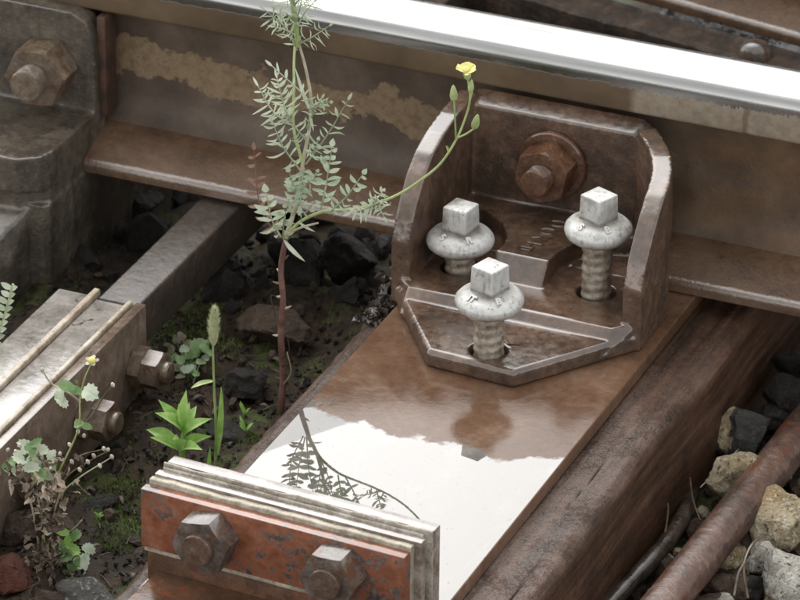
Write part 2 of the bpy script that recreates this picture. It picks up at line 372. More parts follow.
def m_stone(name, stops, speck=None, dark=None, rough=(.35,.65), orange=None):
    g = NG(name); oi = g.n('ObjectInfo')
    ad = g.n('VectorMath', operation='ADD'); g.L(g.co, ad.inputs[0])
    sc = g.n('Math', operation='MULTIPLY'); g.L(oi.outputs['Random'], sc.inputs[0]); sc.inputs[1].default_value = 7
    g.L(sc.outputs[0], ad.inputs[1]); co = ad.outputs[0]
    n1 = g.noise(30, 8, .65, src=co); n2 = g.noise(160, 7, .7, src=co)
    col = g.ramp(g.math('ADD', g.math('MULTIPLY', n1, .45), g.math('MULTIPLY', n2, .55)), stops)
    if orange: col = g.mix(g.rng(g.noise(24,6,.6,src=co), .48, .66, 0, .7), col, orange)
    if speck:
        col = g.mix(g.rng(g.noise(240,3,.6,src=co), .58, .64, 0, .85), col, speck)
    if dark:
        col = g.mix(g.rng(g.noise(150,5,.65,src=co), .42, .34, 0, .95), col, dark); col = g.mix(g.rng(g.noise(380,3,.6,src=co), .40, .34, 0, .8), col, dark)
    nb = g.bump(g.noise(230,7,.7,src=co), 1, .006); nb = g.bump(g.noise(60,5,.6,src=co), .7, .008, nb)
    return g.out(col, g.rng(n2, .3, .7, *rough), nb)
M['granite'] = m_stone('cream_granite', [(.34,'#6b5b3e'),(.44,'#a8987a'),(.54,'#c9bb9d'),(.68,'#e0d8c4')], '#e4dfd2', '#3a2f22', orange='#a88a5a')
M['granite_pale'] = m_stone('pale_granite', [(.34,'#6f6a5e'),(.44,'#a5a094'),(.54,'#c6c2b7'),(.68,'#dedbd3')], '#dedbd3', '#2c2a27')
def m_split():
    g = NG('split_stone'); x, y, z = g.xyz()
    n = g.math('MULTIPLY', g.math('SUBTRACT', g.noise(90,6,.65), .5), .03)
    cream = g.ramp(g.noise(180,6,.7), [(.34,'#6b5b3e'),(.5,'#b5a482'),(.66,'#d6ccb3')])
    dark = g.ramp(g.noise(120,6,.7), [(.3,'#171614'),(.5,'#2b2a28'),(.7,'#45433f')])
    k = g.math('MULTIPLY', g.rng(g.math('ADD', x, n), -.006, -.009), g.rng(g.math('ADD', z, n), -.006, -.003))
    nb = g.bump(g.noise(200,6,.7), .7, .005)
    return g.out(g.mix(k, dark, cream), g.rng(k, 0, 1, .28, .6), nb)
M['split'] = m_split()
M['stone_dark'] = m_stone('dark_wet_stone', [(.34,'#100e0c'),(.46,'#201c17'),(.56,'#302b24'),(.7,'#4b463e')], rough=(.45,.75))
M['stone_brown'] = m_stone('brown_stone', [(.3,'#2f241b'),(.5,'#4e3f32'),(.65,'#675545'),(.8,'#857565')], rough=(.3,.55))
M['stone_grey'] = m_stone('grey_stone', [(.3,'#3a3835'),(.5,'#5d5a56'),(.65,'#78756f'),(.8,'#98958e')], '#a8a59e', rough=(.3,.55))
M['stone_red'] = m_stone('red_brick_stone', [(.3,'#4a2a20'),(.5,'#6d3f30'),(.7,'#84543f')], rough=(.4,.6))

def m_leaf(name, a, b, c, rough=.45, trans=.25, var=.25):
    g = NG(name)
    n = g.noise(90, 5, .6)
    oi = g.n('ObjectInfo')
    col = g.ramp(g.math('ADD', g.math('MULTIPLY', n, 1-var), g.math('MULTIPLY', oi.outputs['Random'], var)), [(.35,a),(.55,b),(.75,c)])
    m = g.out(col, rough)
    tr = g.n('BsdfTranslucent'); g.L(col, tr.inputs['Color'])
    mx = g.n('MixShader'); mx.inputs[0].default_value = trans
    o = g.t.nodes['Material Output']
    g.L(g.b.outputs[0], mx.inputs[1]); g.L(tr.outputs[0], mx.inputs[2]); g.L(mx.outputs[0], o.inputs['Surface'])
    return m
M['leaf_pale'] = m_leaf('pale_weed_leaf', '#a2ad91', '#bdc7ae', '#d3dac8', trans=.35)
M['leaf_blue'] = m_leaf('bluegreen_weed_leaf', '#9aab92', '#b8c5ad', '#d0d9c5', trans=.35)
M['leaf_red'] = m_leaf('reddish_weed_leaf', '#86695b', '#a68878', '#bfa898')
M['stem_green'] = m_leaf('green_stem', '#8fa066', '#abba7f', '#c0ca96', trans=.1)
M['stem_pale'] = m_leaf('pale_stem', '#a39c86', '#bbb39c', '#c8c2ac', trans=.1)
M['stem_red'] = m_leaf('reddish_stem', '#573f37', '#75584e', '#8f7368', trans=.05)
M['leaf_bright'] = m_leaf('bright_green_leaf', '#84ad55', '#a6cb74', '#c0dd92')
M['leaf_mid'] = m_leaf('mid_green_leaf', '#64804d', '#86a36d', '#a5bd8d')
M['leaf_dull'] = m_leaf('dull_leaf', '#5f5f45', '#7f7c60', '#9a9578')
M['leaf_dry'] = m_leaf('dry_brown_leaf', '#3f342b', '#78695a', '#bdae9a', .6, .15, .6)
M['petal'] = m_leaf('yellow_petal', '#e0da78', '#ece79a', '#f4f1c0')
M['bud_white'] = m_leaf('white_bud', '#b3ab98', '#d0cabb', '#e2ddd2')
M['seed'] = m_leaf('grass_spike', '#b0b58c', '#cdd0ae', '#e2e3cc')
M['moss'] = m_leaf('moss_green', '#36441a', '#53632a', '#71803c', .7, .1)
M['twig'] = steel('dry_twig', [(.34,'#33291f'),(.46,'#54473a'),(.56,'#6e604f'),(.7,'#8a7b67')], 60, (.5,.7), .3, .3)
M['root'] = steel('wet_black_cable', [(.34,'#1d1814'),(.46,'#352d26'),(.56,'#4d433a'),(.7,'#6e645a')], 50, (.2,.4), .7, .8)

# ------------------------------------------------------------------ terrain
def gz(x, y):
    """height of the soil (mm)"""
    b = -88
    if x > 190: b = -120 - 8*min(1, (x-190)/200)
    b -= 14*max(0, min(1, (-x-200)/120))*max(0, min(1, (200-y)/120))
    b -= 35*max(0, min(1, (y-300)/120))
    if abs(x) > 900 or abs(y) > 1400: return -150
    return b + 15*nz(x/90, y/90, 0, 1) + 8*nz(x/32, y/32, 0, 2) + 4*nz(x/11, y/11, 0, 3) + 2*nz(x/5, y/5, 0, 4)
def build_ground():
    xs = sorted(set(list(np.linspace(-1000,1000,30))+list(np.arange(-640,480,5.5))+[-60000,-12000,-3000,3000,12000,60000]))
    ys = sorted(set(list(np.linspace(-1400,1500,30))+list(np.arange(-480,1000,6.5))+[-60000,-12000,-3500,3500,12000,60000]))
    v = [(x, y, gz(x, y)) for y in ys for x in xs]; n = len(xs)
    f = [(j*n+i, j*n+i+1, (j+1)*n+i+1, (j+1)*n+i) for j in range(len(ys)-1) for i in range(n-1)]
    mb = MB(); mb.v = v; mb.f = f
    finish(obj('ground', mb, M['ground'], sharp=180), kind='structure')
build_ground()

# ------------------------------------------------------------------ running rail (along X)
XR = [-2600, -560, 280, 2400]
RY = 365
def arc(cy, cz, r, a0, a1, n=6): return [(cy+r*math.cos(R(a0+(a1-a0)*i/n)), cz+r*math.sin(R(a0+(a1-a0)*i/n))) for i in range(n+1)]
def rail_profiles(y0=0):
    head = arc(-21,178,14,180,115,6) + [(-12,195.0),(0,195.8),(12,195.0)] + arc(21,178,14,65,0,6) + [(35,152)] + arc(31,151.5,4,0,-80,3) + [(9,138),(-9,138)] + arc(-31,151.5,4,260,180,3)
    web = [(-9,137.9),(-8.5,120),(-8.5,80),(-10,58),(-13,46),(-19,38),(-28,32.8),(-28,25),(28,25),(28,32.8),(19,38),(13,46),(10,58),(8.5,80),(8.5,120),(9,137.9)]
    foot = [(-28,33),(-52,23.5),(-74,14.5),(-77.4,13.2),(-79.0,12.0),(-80.0,10.2),(-80.4,8),(-80.4,1.6),(-79.4,.6),(79.4,.6),(80.4,1.6),(80,10.8),(78,13),(52,23.5),(28,33)]
    return [[(y+y0,z) for y,z in p] for p in (head,web,foot)]
rail = empty('rail', (0,RY,0), label='long running rail with polished white top and brown rusty web', cat='rail')
for nm, p in zip(('head','web','foot'), rail_profiles(RY)):
    obj(nm, MB().xprism(p, XR), M['rail_'+nm], rail, sharp=28)

# second rail beyond, running at an angle
A = atz(640,0,12); B = atz(800,45,12); dxy = (B-A).normalized(); ang = math.atan2(dxy.y, dxy.x)
rail2 = empty('rail', (A.x,A.y,0), label='brown rail behind the polished rail, running off at an angle', cat='rail')
Mr = Matrix.Translation((A.x,A.y,0)) @ Matrix.Rotation(ang,4,'Z') @ Matrix.Translation((0,97,0))
for nm, p in zip(('head','web','foot'), rail_profiles(0)):
    obj(nm, MB().xprism(p, [-1400,-400,400,1500]).xf(Mr), M['rail_foot' if nm != 'head' else 'rail_head'], rail2, sharp=28)
# flat steel strip lying along that rail's foot, with a dome-headed bolt
A1 = atz(592,2,2)
Ms = Matrix.Translation((A.x,A.y,0)) @ Matrix.Rotation(ang,4,'Z')
mb = MB(); xs = np.linspace(-700,700,180)
pr = []
for x in xs: pr.append((x, -34+3*nz(x/22,0,0,5)+2*nz(x/7,0,0,5)))
mb.v = []; 
for x, e in pr: mb.v += [(x,e,-40),(x,e,-6),(x,e+4,-2.2),(x,-4,.5),(x,-.5,3.5),(x,2,-1),(x,2,-40)]
for i in range(len(pr)-1):
    for k in range(6): mb.f.append((i*7+k,i*7+7+k,i*7+8+k,i*7+1+k))
strip = obj('bearing_strip', mb.xf(Ms), M['strip'], None, sharp=14)
finish(strip, 'dark greasy steel strip along the foot of the angled rail', 'steel strip')
db = empty('dome_bolt', atz(755,56,-2), label='small dome-headed bolt at the foot of the angled rail', cat='bolt')
p = atz(755,56,-2)
obj('dome', MB().lathe([(17,0),(17,4),(15.5,9),(12,13.5),(7,16),(2,17)],32).xf(Matrix.Translation(p)), M['nut_dark'], db)
obj('washer', MB().lathe([(24,-4),(24,-.6),(23,.3),(17.2,.3)],32).xf(Matrix.Translation(p)), M['bar'], db)

# ------------------------------------------------------------------ timber sleeper under the tie plate
def build_sleeper():
    x0, x1, z1 = -100, 222, -14.6
    ys = np.linspace(-640, 1250, 420); mb = MB()
    cols = [x0]+list(np.concatenate([np.linspace(x0+2, -64, 16), np.linspace(-50, 160, 12), np.linspace(168, x1-2, 44)]))+[x1]
    nrow = len(cols)+8
    for y in ys:
        row = []
        lo = 5*nz(0,y/60,0,6)+2.5*nz(0,y/14,0,6); ro = 6*nz(3,y/160,0,7)+.7*nz(3,y/30,0,7)
        # rounded, splintered arrises and shallow checks running along the grain
        def top(x):
            e = min(x-x0, x1-x); d = -9*max(0, 1-e/13)**2
            d += 1.0*nz(x/11,y/150,0,8)+.6*nz(x/4.5,y/60,0,9)
            for cx, w_, dp, ya, yb in ((204,.6,3.2,-420,-150),(191,.55,2.2,-120,20),(-92,.7,3,-200,260)):
                if ya < y < yb:
                    c = cx+4*nz(1,y/140,0,cx); t = min(1,(y-ya)/50,(yb-y)/50)
                    d -= dp*t*max(0, 1-abs(x-c)/(w_*2))
            return d
        row += [(x0+lo-1,y,-230),(x0+lo-1+.3*nz(5,y/60,0,1),y,-120),(x0+lo-.5+.3*nz(6,y/60,0,1),y,-60),(x0+lo,y,z1-16)]
        for x in cols:
            t = (x-x0)/(x1-x0); xx = x+lo*max(0,1-6*t)+ro*max(0,1-6*(1-t))
            dz = top(x)
            if -66 < x < 166: dz = min(dz, 0)
            row.append((xx,y,z1+dz))
        row += [(x1+ro,y,z1-16),(x1+ro+.5+.3*nz(7,y/60,0,1),y,-60),(x1+ro+1+.3*nz(8,y/60,0,1),y,-120),(x1+ro+1,y,-230)]
        mb.v += row
    for j in range(len(ys)-1):
        for i in range(nrow-1): mb.f.append((j*nrow+i, j*nrow+i+1, (j+1)*nrow+i+1, (j+1)*nrow+i))
    mb.f.append(tuple(range(nrow))); mb.f.append(tuple((len(ys)-1)*nrow+i for i in reversed(range(nrow))))
    o = obj('timber_sleeper', mb, M['wood'], sharp=60)
    finish(o, 'wet dark wooden sleeper with split grain under the steel tie plate', 'sleeper')
build_sleeper()

# steel tie plate
tp = obj('tie_plate', MB().box(-72,169,-520,470,-14,0), M['tie_plate'], bevel=1.6, seg=3)
finish(tp, 'wide flat steel tie plate with a sky-bright puddle on the sleeper', 'tie plate')

# ------------------------------------------------------------------ cast rail brace
def prof_top(y):
    P = [(166,60),(174,80),(185,97),(200,114),(219,127),(245,136),(275,141),(315,143)]
    if y <= P[0][0]: return P[0][1]
    for (a,b),(c,d) in zip(P,P[1:]):
        if y <= c: return b+(d-b)*(y-a)/(c-a)
    return P[-1][1]
def wall(st, th_sign, z0=0, thick=18, top=prof_top):
    """st: outer plan points; solid wall, inner side offset by thick to the side th_sign"""
    mb = MB(); n = len(st); inn = []
    for i,(x,y) in enumerate(st):
        a = st[max(i-1,0)]; b = st[min(i+1,n-1)]; t = Vector((b[0]-a[0], b[1]-a[1])).normalized(); nn = Vector((-t.y,t.x))*th_sign
        inn.append((x+nn.x*thick, y+nn.y*thick))
    for (x,y),(u,v_) in zip(st,inn): mb.v += [(x,y,z0),(x,y,top(y)),(u,v_,top(y)),(u,v_,z0)]
    for i in range(n-1):
        for k in range(4): mb.f.append((i*4+k,i*4+(k+1)%4,i*4+4+(k+1)%4,i*4+4+k))
    mb.f += [(0,3,2,1), tuple((n-1)*4+k for k in range(4))]
    return mb
def fuse(parts, cuts, voxel, smooth, name, skin=.5):
    """join overlapping solids into one casting with soft fillets"""
    bm = bmesh.new()
    for p in parts:
        me = bpy.data.meshes.new('t'); me.from_pydata([(x*S,y*S,z*S) for x,y,z in p.v], [], p.f)
        b2 = bmesh.new(); b2.from_mesh(me); bmesh.ops.recalc_face_normals(b2, faces=b2.faces); b2.to_mesh(me); b2.free()
        bm.from_mesh(me); bpy.data.meshes.remove(me)
    me = bpy.data.meshes.new(name); bm.to_mesh(me); bm.free()
    o = bpy.data.objects.new('tmp', me); C.objects.link(o); co = []
    md = o.modifiers.new('r','REMESH'); md.mode = 'VOXEL'; md.voxel_size = voxel*S
    for c in cuts:
        q = bpy.data.objects.new('cut', mesh_of('cut', c)); C.objects.link(q); co.append(q)
        b = o.modifiers.new('b','BOOLEAN'); b.operation = 'DIFFERENCE'; b.object = q; b.solver = 'FAST'
    sm = o.modifiers.new('s','SMOOTH'); sm.iterations = smooth; sm.factor = .5
    dg = bpy.context.evaluated_depsgraph_get(); dg.update()
    res = bpy.data.meshes.new_from_object(o.evaluated_get(dg)); res.name = name
    for q in [o]+co: bpy.data.objects.remove(q)
    # hammered, uneven casting skin
    res.polygons.foreach_set('use_smooth', [True]*len(res.polygons)); res.materials.clear()
    n = len(res.vertices); a = np.empty(n*3); res.vertices.foreach_get('co', a); a = a.reshape(-1,3)
    nr = np.empty(n*3); res.vertices.foreach_get('normal', nr); nr = nr.reshape(-1,3)
    d = np.array([.30*noise.noise(Vector(p)*45)+.10*noise.noise(Vector(p)*170) for p in a])*S*skin
    res.vertices.foreach_set('co', (a+nr*d[:,None]).ravel()); res.update()
    return res
BX, BZ = at(553,164,312).x, at(553,164,312).z        # bolt axis on the back plate
def build_brace():
    br = empty('rail_brace', (40,180,0), label='cast brown rail brace with upright sides on the puddled tie plate', cat='rail brace')
    P = []
    base = [(-80,172),(-2,65),(82,58.5),(160,170),(159,240),(132,284),(-80,284)]
    cx_, cy_ = 40, 185; nb_ = len(base)
    ins = [(cx_+(x-cx_)*.968, cy_+(y-cy_)*.968) for x,y in base]
    bb = MB(); bb.v = [(x,y,.4) for x,y in base]+[(x,y,13.0) for x,y in base]+[(x,y,16.5) for x,y in ins]
    bb.f = [tuple(reversed(range(nb_))), tuple(range(2*nb_,3*nb_))]+[(k*nb_+i,k*nb_+(i+1)%nb_,(k+1)*nb_+(i+1)%nb_,(k+1)*nb_+i) for k in (0,1) for i in range(nb_)]
    P.append(bb)
    inner = [(-80,150),(160,150),(160,240),(134,284),(132,330),(-80,330)]
    # inner floor with a sloping front
    fl = MB(); fl.prism([(-58,148),(138,148),(157,172),(159,240),(134,284),(132,300),(-79,300),(-78,172)], 5, 25)
    fl.v = [((x,y-14,z) if (y == 148 and z < 10) else ((x,y+7,z) if y == 148 else (x,y,z))) for x,y,z in fl.v]; P.append(fl)
    P.append(MB().prism([(-80,250),(134,250),(131,320),(-80,320)], 14, 26))
    # central rib widening to a shelf along the back plate
    rib = [(1,186),(53,186),(54,236),(62,262),(82,282),(108,290),(110,322),(-70,322),(-70,292),(-40,287),(-14,270),(0,246),(3,228)]
    rb = MB().prism(rib, 10, 45)
    rb.v = [((x,y+29,z) if (y == 186 and z > 20) else (x,y,z)) for x,y,z in rb.v]; P.append(rb)
    # back plate with rounded right shoulder, leaning back slightly
    bp = [(-80,10),(128,10),(128,60),(126,95),(120,118),(110,133),(97,143),(-62,143),(-74,139),(-80,128)]
    b = MB(); n = len(bp)
    b.add([(x-(4 if x > 90 and z > 90 else 0),312+(.03*(z-30)),z-(9 if z > 130 else 0)) for x,z in bp]+[(x,332+(.03*(z-30)),z) for x,z in bp],
          [tuple(range(n)), tuple(reversed(range(n,2*n)))]+[(i,n+i,n+(i+1)%n,(i+1)%n) for i in range(n)]); P.append(b)
    # side walls
    P.append(wall([(-80,y) for y in (166,174,185,200,219,245,275,300,325)], -1))
    P.append(wall([(160,166),(160,176),(160,190),(159.5,205),(158.5,222),(156.5,240),(152,258),(144,276),(133,295),(120,312),(112,322)], 1))
    holes = []
    for hx,hy,rr in ((SCREWS[0][0],SCREWS[0][1],17.5),(SCREWS[1][0],SCREWS[1][1],18),(SCREWS[2][0],SCREWS[2][1],18)):
        holes.append(MB().lathe([(rr,5),(rr,60)],36).xf(Matrix.Translation((hx,hy,0))))
    me = fuse(P, holes, 1.5, 4, 'body', .5)
    body = obj('body', me, M['brace'], br)
    # raised casting marks on the rib, too worn to read
    def ring(cx, cy, a, b_, rot, r_=1.3, gap=0):
        pts = []
        for k in range(25):
            t = 2*math.pi*k/24*(1-gap); x = a*math.cos(t); y = b_*math.sin(t)
            pts.append((cx+x*math.cos(rot)-y*math.sin(rot), cy+x*math.sin(rot)+y*math.cos(rot), 45.4))
        return MB().tube(pts, r_, 6)
    for m_ in (ring(34,286,8,5,.1), ring(31,268,8,5,.15,gap=.1)):
        obj('casting_mark', m_, M['brace'], body)
    for pts in ([(22,250),(29,254),(36,250)],[(22,241),(36,241)],[(26,246),(27,236)],[(20,231),(31,231)],[(30,236),(31,226)]):
        obj('casting_mark', MB().tube([(x,y,45.5) for x,y in pts], 1.3, 6), M['brace'], body)
    for xx,yy,l in ((38,112,15),(64,106,10)):
        obj('weld_scar', MB().tube(curve([(xx-l,yy+3,16.9),(xx-l/2,yy-2,17.0),(xx,yy-1,17.0),(xx+l*.6,yy+1,16.9)],5), .7, 6), M['brace'], body)
    # clamp bolt through the back plate
    bolt_set(br, (BX,311.5,BZ), (0,-1,0), M['nut_rust'], washer=(33,5), nuts=[(27,27,.35)], end=(13.6,15))
    return br
def hexrows(Rc, h, ch=.577):
    ap = Rc*math.cos(R(30)); rc = ap*1.04
    def rh(a): return ap/math.cos(((a) % R(60))-R(30))
    def lo(a): return max(0,(rh(a)-rc))*ch
    return [(lambda a: min(rh(a), rc), 0), (rh, lambda a: lo(a)), (rh, lambda a: h-lo(a)), (lambda a: min(rh(a), rc), h), (rc*.62, h)]
def bolt_set(parent, p, d, m, washer=None, nuts=(), end=(13,10), thread=True, endmat=None):
    """washer, one or more hexagon nuts and the threaded end along direction d"""
    p = Vector(p); d = Vector(d).normalized(); z = 0
    if washer:
        wr, wt = washer
        obj('washer', MB().lathe([(wr,0),(wr,wt*.7),(wr-1.2,wt),(wr*.8,wt),(wr*.78,wt*.8),(wr*.5,wt*.8)],40).xf(axis_matrix(p,d)), m, parent); z += wt*.8
    for (h,rc,spin) in nuts:
        obj('nut', MB().lathe(hexrows(rc,h),96).xf(axis_matrix(p+d*z,d,spin)), m, parent, sharp=22); z += h
    r_, l = end; rows = []
    n = int((l+4)/.5)
    for i in range(n+1):
        hh = -4+(l+4)*i/n
        rows.append(((lambda a, hh=hh: r_-.55+.55*math.sin(2*math.pi*hh/2.6-a)), hh))
    rows += [(r_-1.4,l+.6),(r_*.55,l+.8)]
    obj('threaded_end', MB().lathe(rows,36).xf(axis_matrix(p+d*z,d)), endmat or m, parent)

# screw spikes: x, y, height of the collar rim, spin, label
SCREWS = [(47.5,87,66,R(-17),'zinc-coated square-headed screw spike standing proud at the front of the brown brace'),
          (100,213,88,R(-22),'zinc-coated square-headed screw spike raised highest, on the right of the brown brace'),
          (-30,208,52.5,R(-9),'zinc-coated square-headed screw spike sunk deepest, on the left of the brown brace')]
MARKS = [('IT','B'),('S','B'),('S','R')]
build_brace()
def text_mesh(ch, size, ext):
    cu = bpy.data.curves.new('t','FONT'); cu.body = ch; cu.size = size*S; cu.extrude = ext*S; cu.align_x = 'CENTER'; cu.align_y = 'CENTER'; cu.resolution_u = 4; cu.offset = .45*S
    o = bpy.data.objects.new('t', cu); C.objects.link(o)
    dg = bpy.context.evaluated_depsgraph_get(); dg.update()
    me = bpy.data.meshes.new_from_object(o.evaluated_get(dg)); bpy.data.objects.remove(o); return me
for (x,y,zr,sp,lab),mk in zip(SCREWS,MARKS):
    e = empty('screw_spike', (x,y,zr), label=lab, cat='screw', group='screw spikes in the brown brace')
    T = Matrix.Translation((x,y,zr)) @ Matrix.Rotation(R(1.5),4,'Y')
    # the raised parts get their own origin so the zinc mottling differs
    def lump(name, mb, m, bevel=0, sharp=35, par=e):
        me = mesh_of(name, mb, bevel, 3, sharp); o = bpy.data.objects.new(name, me); C.objects.link(o); me.materials.append(m)
        o.parent = par; o.location = (0,0,0); return o
    dome = [(10,-9),(19,-9.5),(25,-8),(29.5,-4),(31,0),(30.4,3.2),(27.4,6.6),(22.5,9.3),(16,11.6),(10,12.6)]
    def wob(r_): return lambda a: r_*(1+.012*math.sin(2*a+sp*5)+.008*math.sin(5*a+x))
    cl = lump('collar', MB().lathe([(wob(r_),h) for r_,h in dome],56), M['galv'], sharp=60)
    hd = MB(); a, b = 12.8, 12.0
    hd.add([(-a,-a,8),(a,-a,8),(a,a,8),(-a,a,8),(-b,-b,35),(b,-b,35),(b,b,35),(-b,b,35)],[(0,3,2,1),(4,5,6,7),(0,1,5,4),(1,2,6,5),(2,3,7,6),(3,0,4,7)])
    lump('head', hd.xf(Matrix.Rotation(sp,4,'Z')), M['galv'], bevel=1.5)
    rows = []; zb = -zr+4
    for i in range(91):
        h = -8+(zb+8)*i/90
        rows.append(((lambda a, h=h: 13.4+.5*math.sin(2*math.pi*h/9-a)+.35*nz(h/6,math.cos(a)*2,math.sin(a)*2,3)), h))
    rows.reverse()
    sh = lump('shank', MB().lathe(rows,36), M['shank'], sharp=80)
    for ch, az in zip(mk, (R(-112), R(-48))):
        me = text_mesh(ch, 9, .9); me.materials.append(M['galv'])
        o = bpy.data.objects.new('raised_letter', me); C.objects.link(o); o.parent = cl
        n_ = Vector((math.cos(az)*.55, math.sin(az)*.55, .83)).normalized()
        q = Matrix.Rotation(az+R(90),4,'Z') @ Matrix.Rotation(R(33),4,'X')
        o.matrix_local = Matrix.Translation(Vector((math.cos(az)*22.6, math.sin(az)*22.6, 9.9))*S) @ q

# ------------------------------------------------------------------ left chair (cut by the frame)
def build_chair():
    ch = empty('rail_chair', (-520,250,-150), label='grey cast rail chair with a big nut at the left edge', cat='rail chair')
    P = []
    bp = [(-640,20),(-447,20),(-447,60),(-446,100),(-449,128),(-456,143),(-470,150),(-640,151)]
    b = MB(); n = len(bp)
    b.add([(x,312,z) for x,z in bp]+[(x,336,z) for x,z in bp],
          [tuple(range(n)), tuple(reversed(range(n,2*n)))]+[(i,n+i,n+(i+1)%n,(i+1)%n) for i in range(n)]); P.append(b)
    P.append(MB().prism([(-640,193),(-470,193),(-452,207),(-447,225),(-447,330),(-640,330)], 14, 50))
    P.append(MB().prism([(-640,204),(-450,204),(-445,210),(-445,560),(-640,560)], -200, 0))
    P.append(MB().prism([(-640,202),(-472,202),(-447,216),(-447,284),(-640,284)], -20, 30))
    # broken lump low on the front
    lump = MB().prism([(-640,150),(-490,150),(-468,170),(-462,206),(-640,206)], -160, -6)
    lump.v = [(x,y,(-44 if y < 172 else -3)+7*math.sin(x*.19)) if z > -50 else (x,y,z) for x,y,z in lump.v]
    # if z > -50 else 0),z+(6*math.sin(x*.13) if z > -50 else 0)) for x,y,z in lump.v) if False else v for v in lump.v]
    P.append(lump)
    me = fuse(P, [], 2.0, 3, 'body', 1.5)
    obj('body', me, M['brace_dark'], ch)
    e = at(23,88,256)
    bolt_set(ch, (e.x,311.5,e.z), (0,-1,0), M['nut_grey'], nuts=[(34,31,.1)], end=(15.5,19))
    obj('shim', MB().box(-449,-440,322,345,44,146), M['shim'], ch, bevel=1.2)
build_chair()

# ------------------------------------------------------------------ tie bar and its insulated splice
bar = obj('tie_bar', MB().box(-327,-286,70,1100,-50,-4), M['bar'], bevel=2.5, seg=3)
finish(bar, 'dark wet square steel tie bar passing under the rail', 'tie bar')
sp = empty('bar_splice', (-325,-150,-100), label='bolted splice of steel strips on the tie bar at left', cat='splice')
def ragged(x0,x1,y0,y1,z0,z1,amp,step,seed,along='y'):
    """long strip whose top edge wanders a little"""
    mb = MB(); ax = np.arange(y0, y1+.1, step) if along == 'y' else np.arange(x0, x1+.1, step)
    for t in ax:
        d = amp*nz(t/14,seed,0,seed); e = amp*.7*nz(t/10,seed,5,seed)
        if along == 'y': mb.v += [(x0+e,t,z0),(x0+e,t,z1+d-.8),(x0+e+.8,t,z1+d),(x1+e-.8,t,z1+d),(x1+e,t,z1+d-.8),(x1+e,t,z0)]
        else: mb.v += [(t,y0+e,z0),(t,y0+e,z1+d-.8),(t,y0+e+.8,z1+d),(t,y1+e-.8,z1+d),(t,y1+e,z1+d-.8),(t,y1+e,z0)]
    n = len(ax)
    for i in range(n-1):
        for k in range(6): mb.f.append((i*6+k,i*6+(k+1)%6,i*6+6+(k+1)%6,i*6+6+k))
    mb.f += [tuple(reversed(range(6))), tuple((n-1)*6+k for k in range(6))]
    return mb
obj('flange_plate', MB().box(-369,-337,-460,76,-14,-6), M['splice'], sp, bevel=1.5)
obj('side_plate', MB().box(-347,-337.4,-460,74,-95,-14.5), M['splice_side'], sp, bevel=1.2)
obj('insulation_strip', ragged(-335.5,-329.5,-460,80,-60,-.5,.25,9,1), M['tan_strip'], sp, sharp=25)
obj('centre_plate', MB().box(-328,-298,-460,69,-50,-5), M['splice'], sp, bevel=1.2)
obj('insulation_strip', ragged(-297,-292.4,-460,79,-60,-.5,.25,9,2), M['tan_strip'], sp, sharp=25)
obj('side_plate', MB().box(-291.2,-281,-460,76,-98,-3.5), M['splice_side'], sp, bevel=1.4)
for y_, z_ in ((50,-54),(-55,-52),(-170,-52)):
    b = empty('bolt'); b.parent = sp; b.matrix_parent_inverse = sp.matrix_basis.inverted(); b.location = V(-281,y_,z_)
    bpy.context.view_layer.update()
    def sub(name, mb, m):
        o = obj(name, mb, m); o.parent = b; o.matrix_parent_inverse = (sp.matrix_basis @ sp.matrix_basis.inverted() @ Matrix.Translation(b.location)).inverted(); return o
    p_ = Vector((-280.8,y_,z_)); d_ = Vector((1,0,0))
    sub('nut', MB().lathe(hexrows(19.5,12),96).xf(axis_matrix(p_,d_,.2+y_)), M['nut_grey'])
    sub('nut', MB().lathe(hexrows(18.5,16),96).xf(axis_matrix(p_+d_*12,d_,.6+y_)), M['nut_grey'])
    sub('threaded_end', MB().lathe([(10,0),(10.5,3),(10.5,6),(9,7.5),(5,7.8)],32).xf(axis_matrix(p_+d_*28,d_)), M['nut_grey'])

# ------------------------------------------------------------------ insulated joint of the tie plate (near edge)
JO = Vector((-69,-366,0)); JR = R(-3.4)
def jx(mb): return mb.xf(Matrix.Translation(JO) @ Matrix.Rotation(JR,4,'Z'))
jt = empty('insulated_joint', JO, label='bolted stack of steel plates and cream insulation with a red painted face', cat='plate joint')
W = 240
def jobj(name, mb, m, bevel=0, sharp=40): return obj(name, jx(mb), m, jt, bevel, 2, sharp)
jobj('back_plate', MB().box(2,W+3,34.5,47,.6,97), M['plate_edge'], 1.2)
jobj('insulation_strip', ragged(0,W+4,32,34.2,4,97.6,1.6,3,4,'x'), M['cream_pale'], sharp=60)
jobj('inner_plate', MB().box(-1,W,18.5,27,.6,93.5), M['plate_edge'], 1.0)
jobj('insulation_strip', ragged(-2,W-3,11.6,18.2,30,91.5,1.0,4,5,'x'), M['cream'], sharp=60)
jobj('insulation_strip', ragged(2,W+1.5,27.4,28.8,8,95.6,.6,5,6,'x'), M['cream_pale'], sharp=60)
rp = jobj('red_plate', MB().box(-4,W-6,0,11.3,34,88), M['red'], 1.1); rp['label'] = 'red plate with flaking paint'
jobj('insulation_strip', ragged(-2,W-4,1.5,17,30.2,33.6,.3,5,7,'x'), M['cream'], sharp=60)
jobj('lower_angle', MB().box(-1,W-4,4,17.8,.6,29.8).box(9,W-4,-170,4.5,.7,13), M['lower'], 1.2)
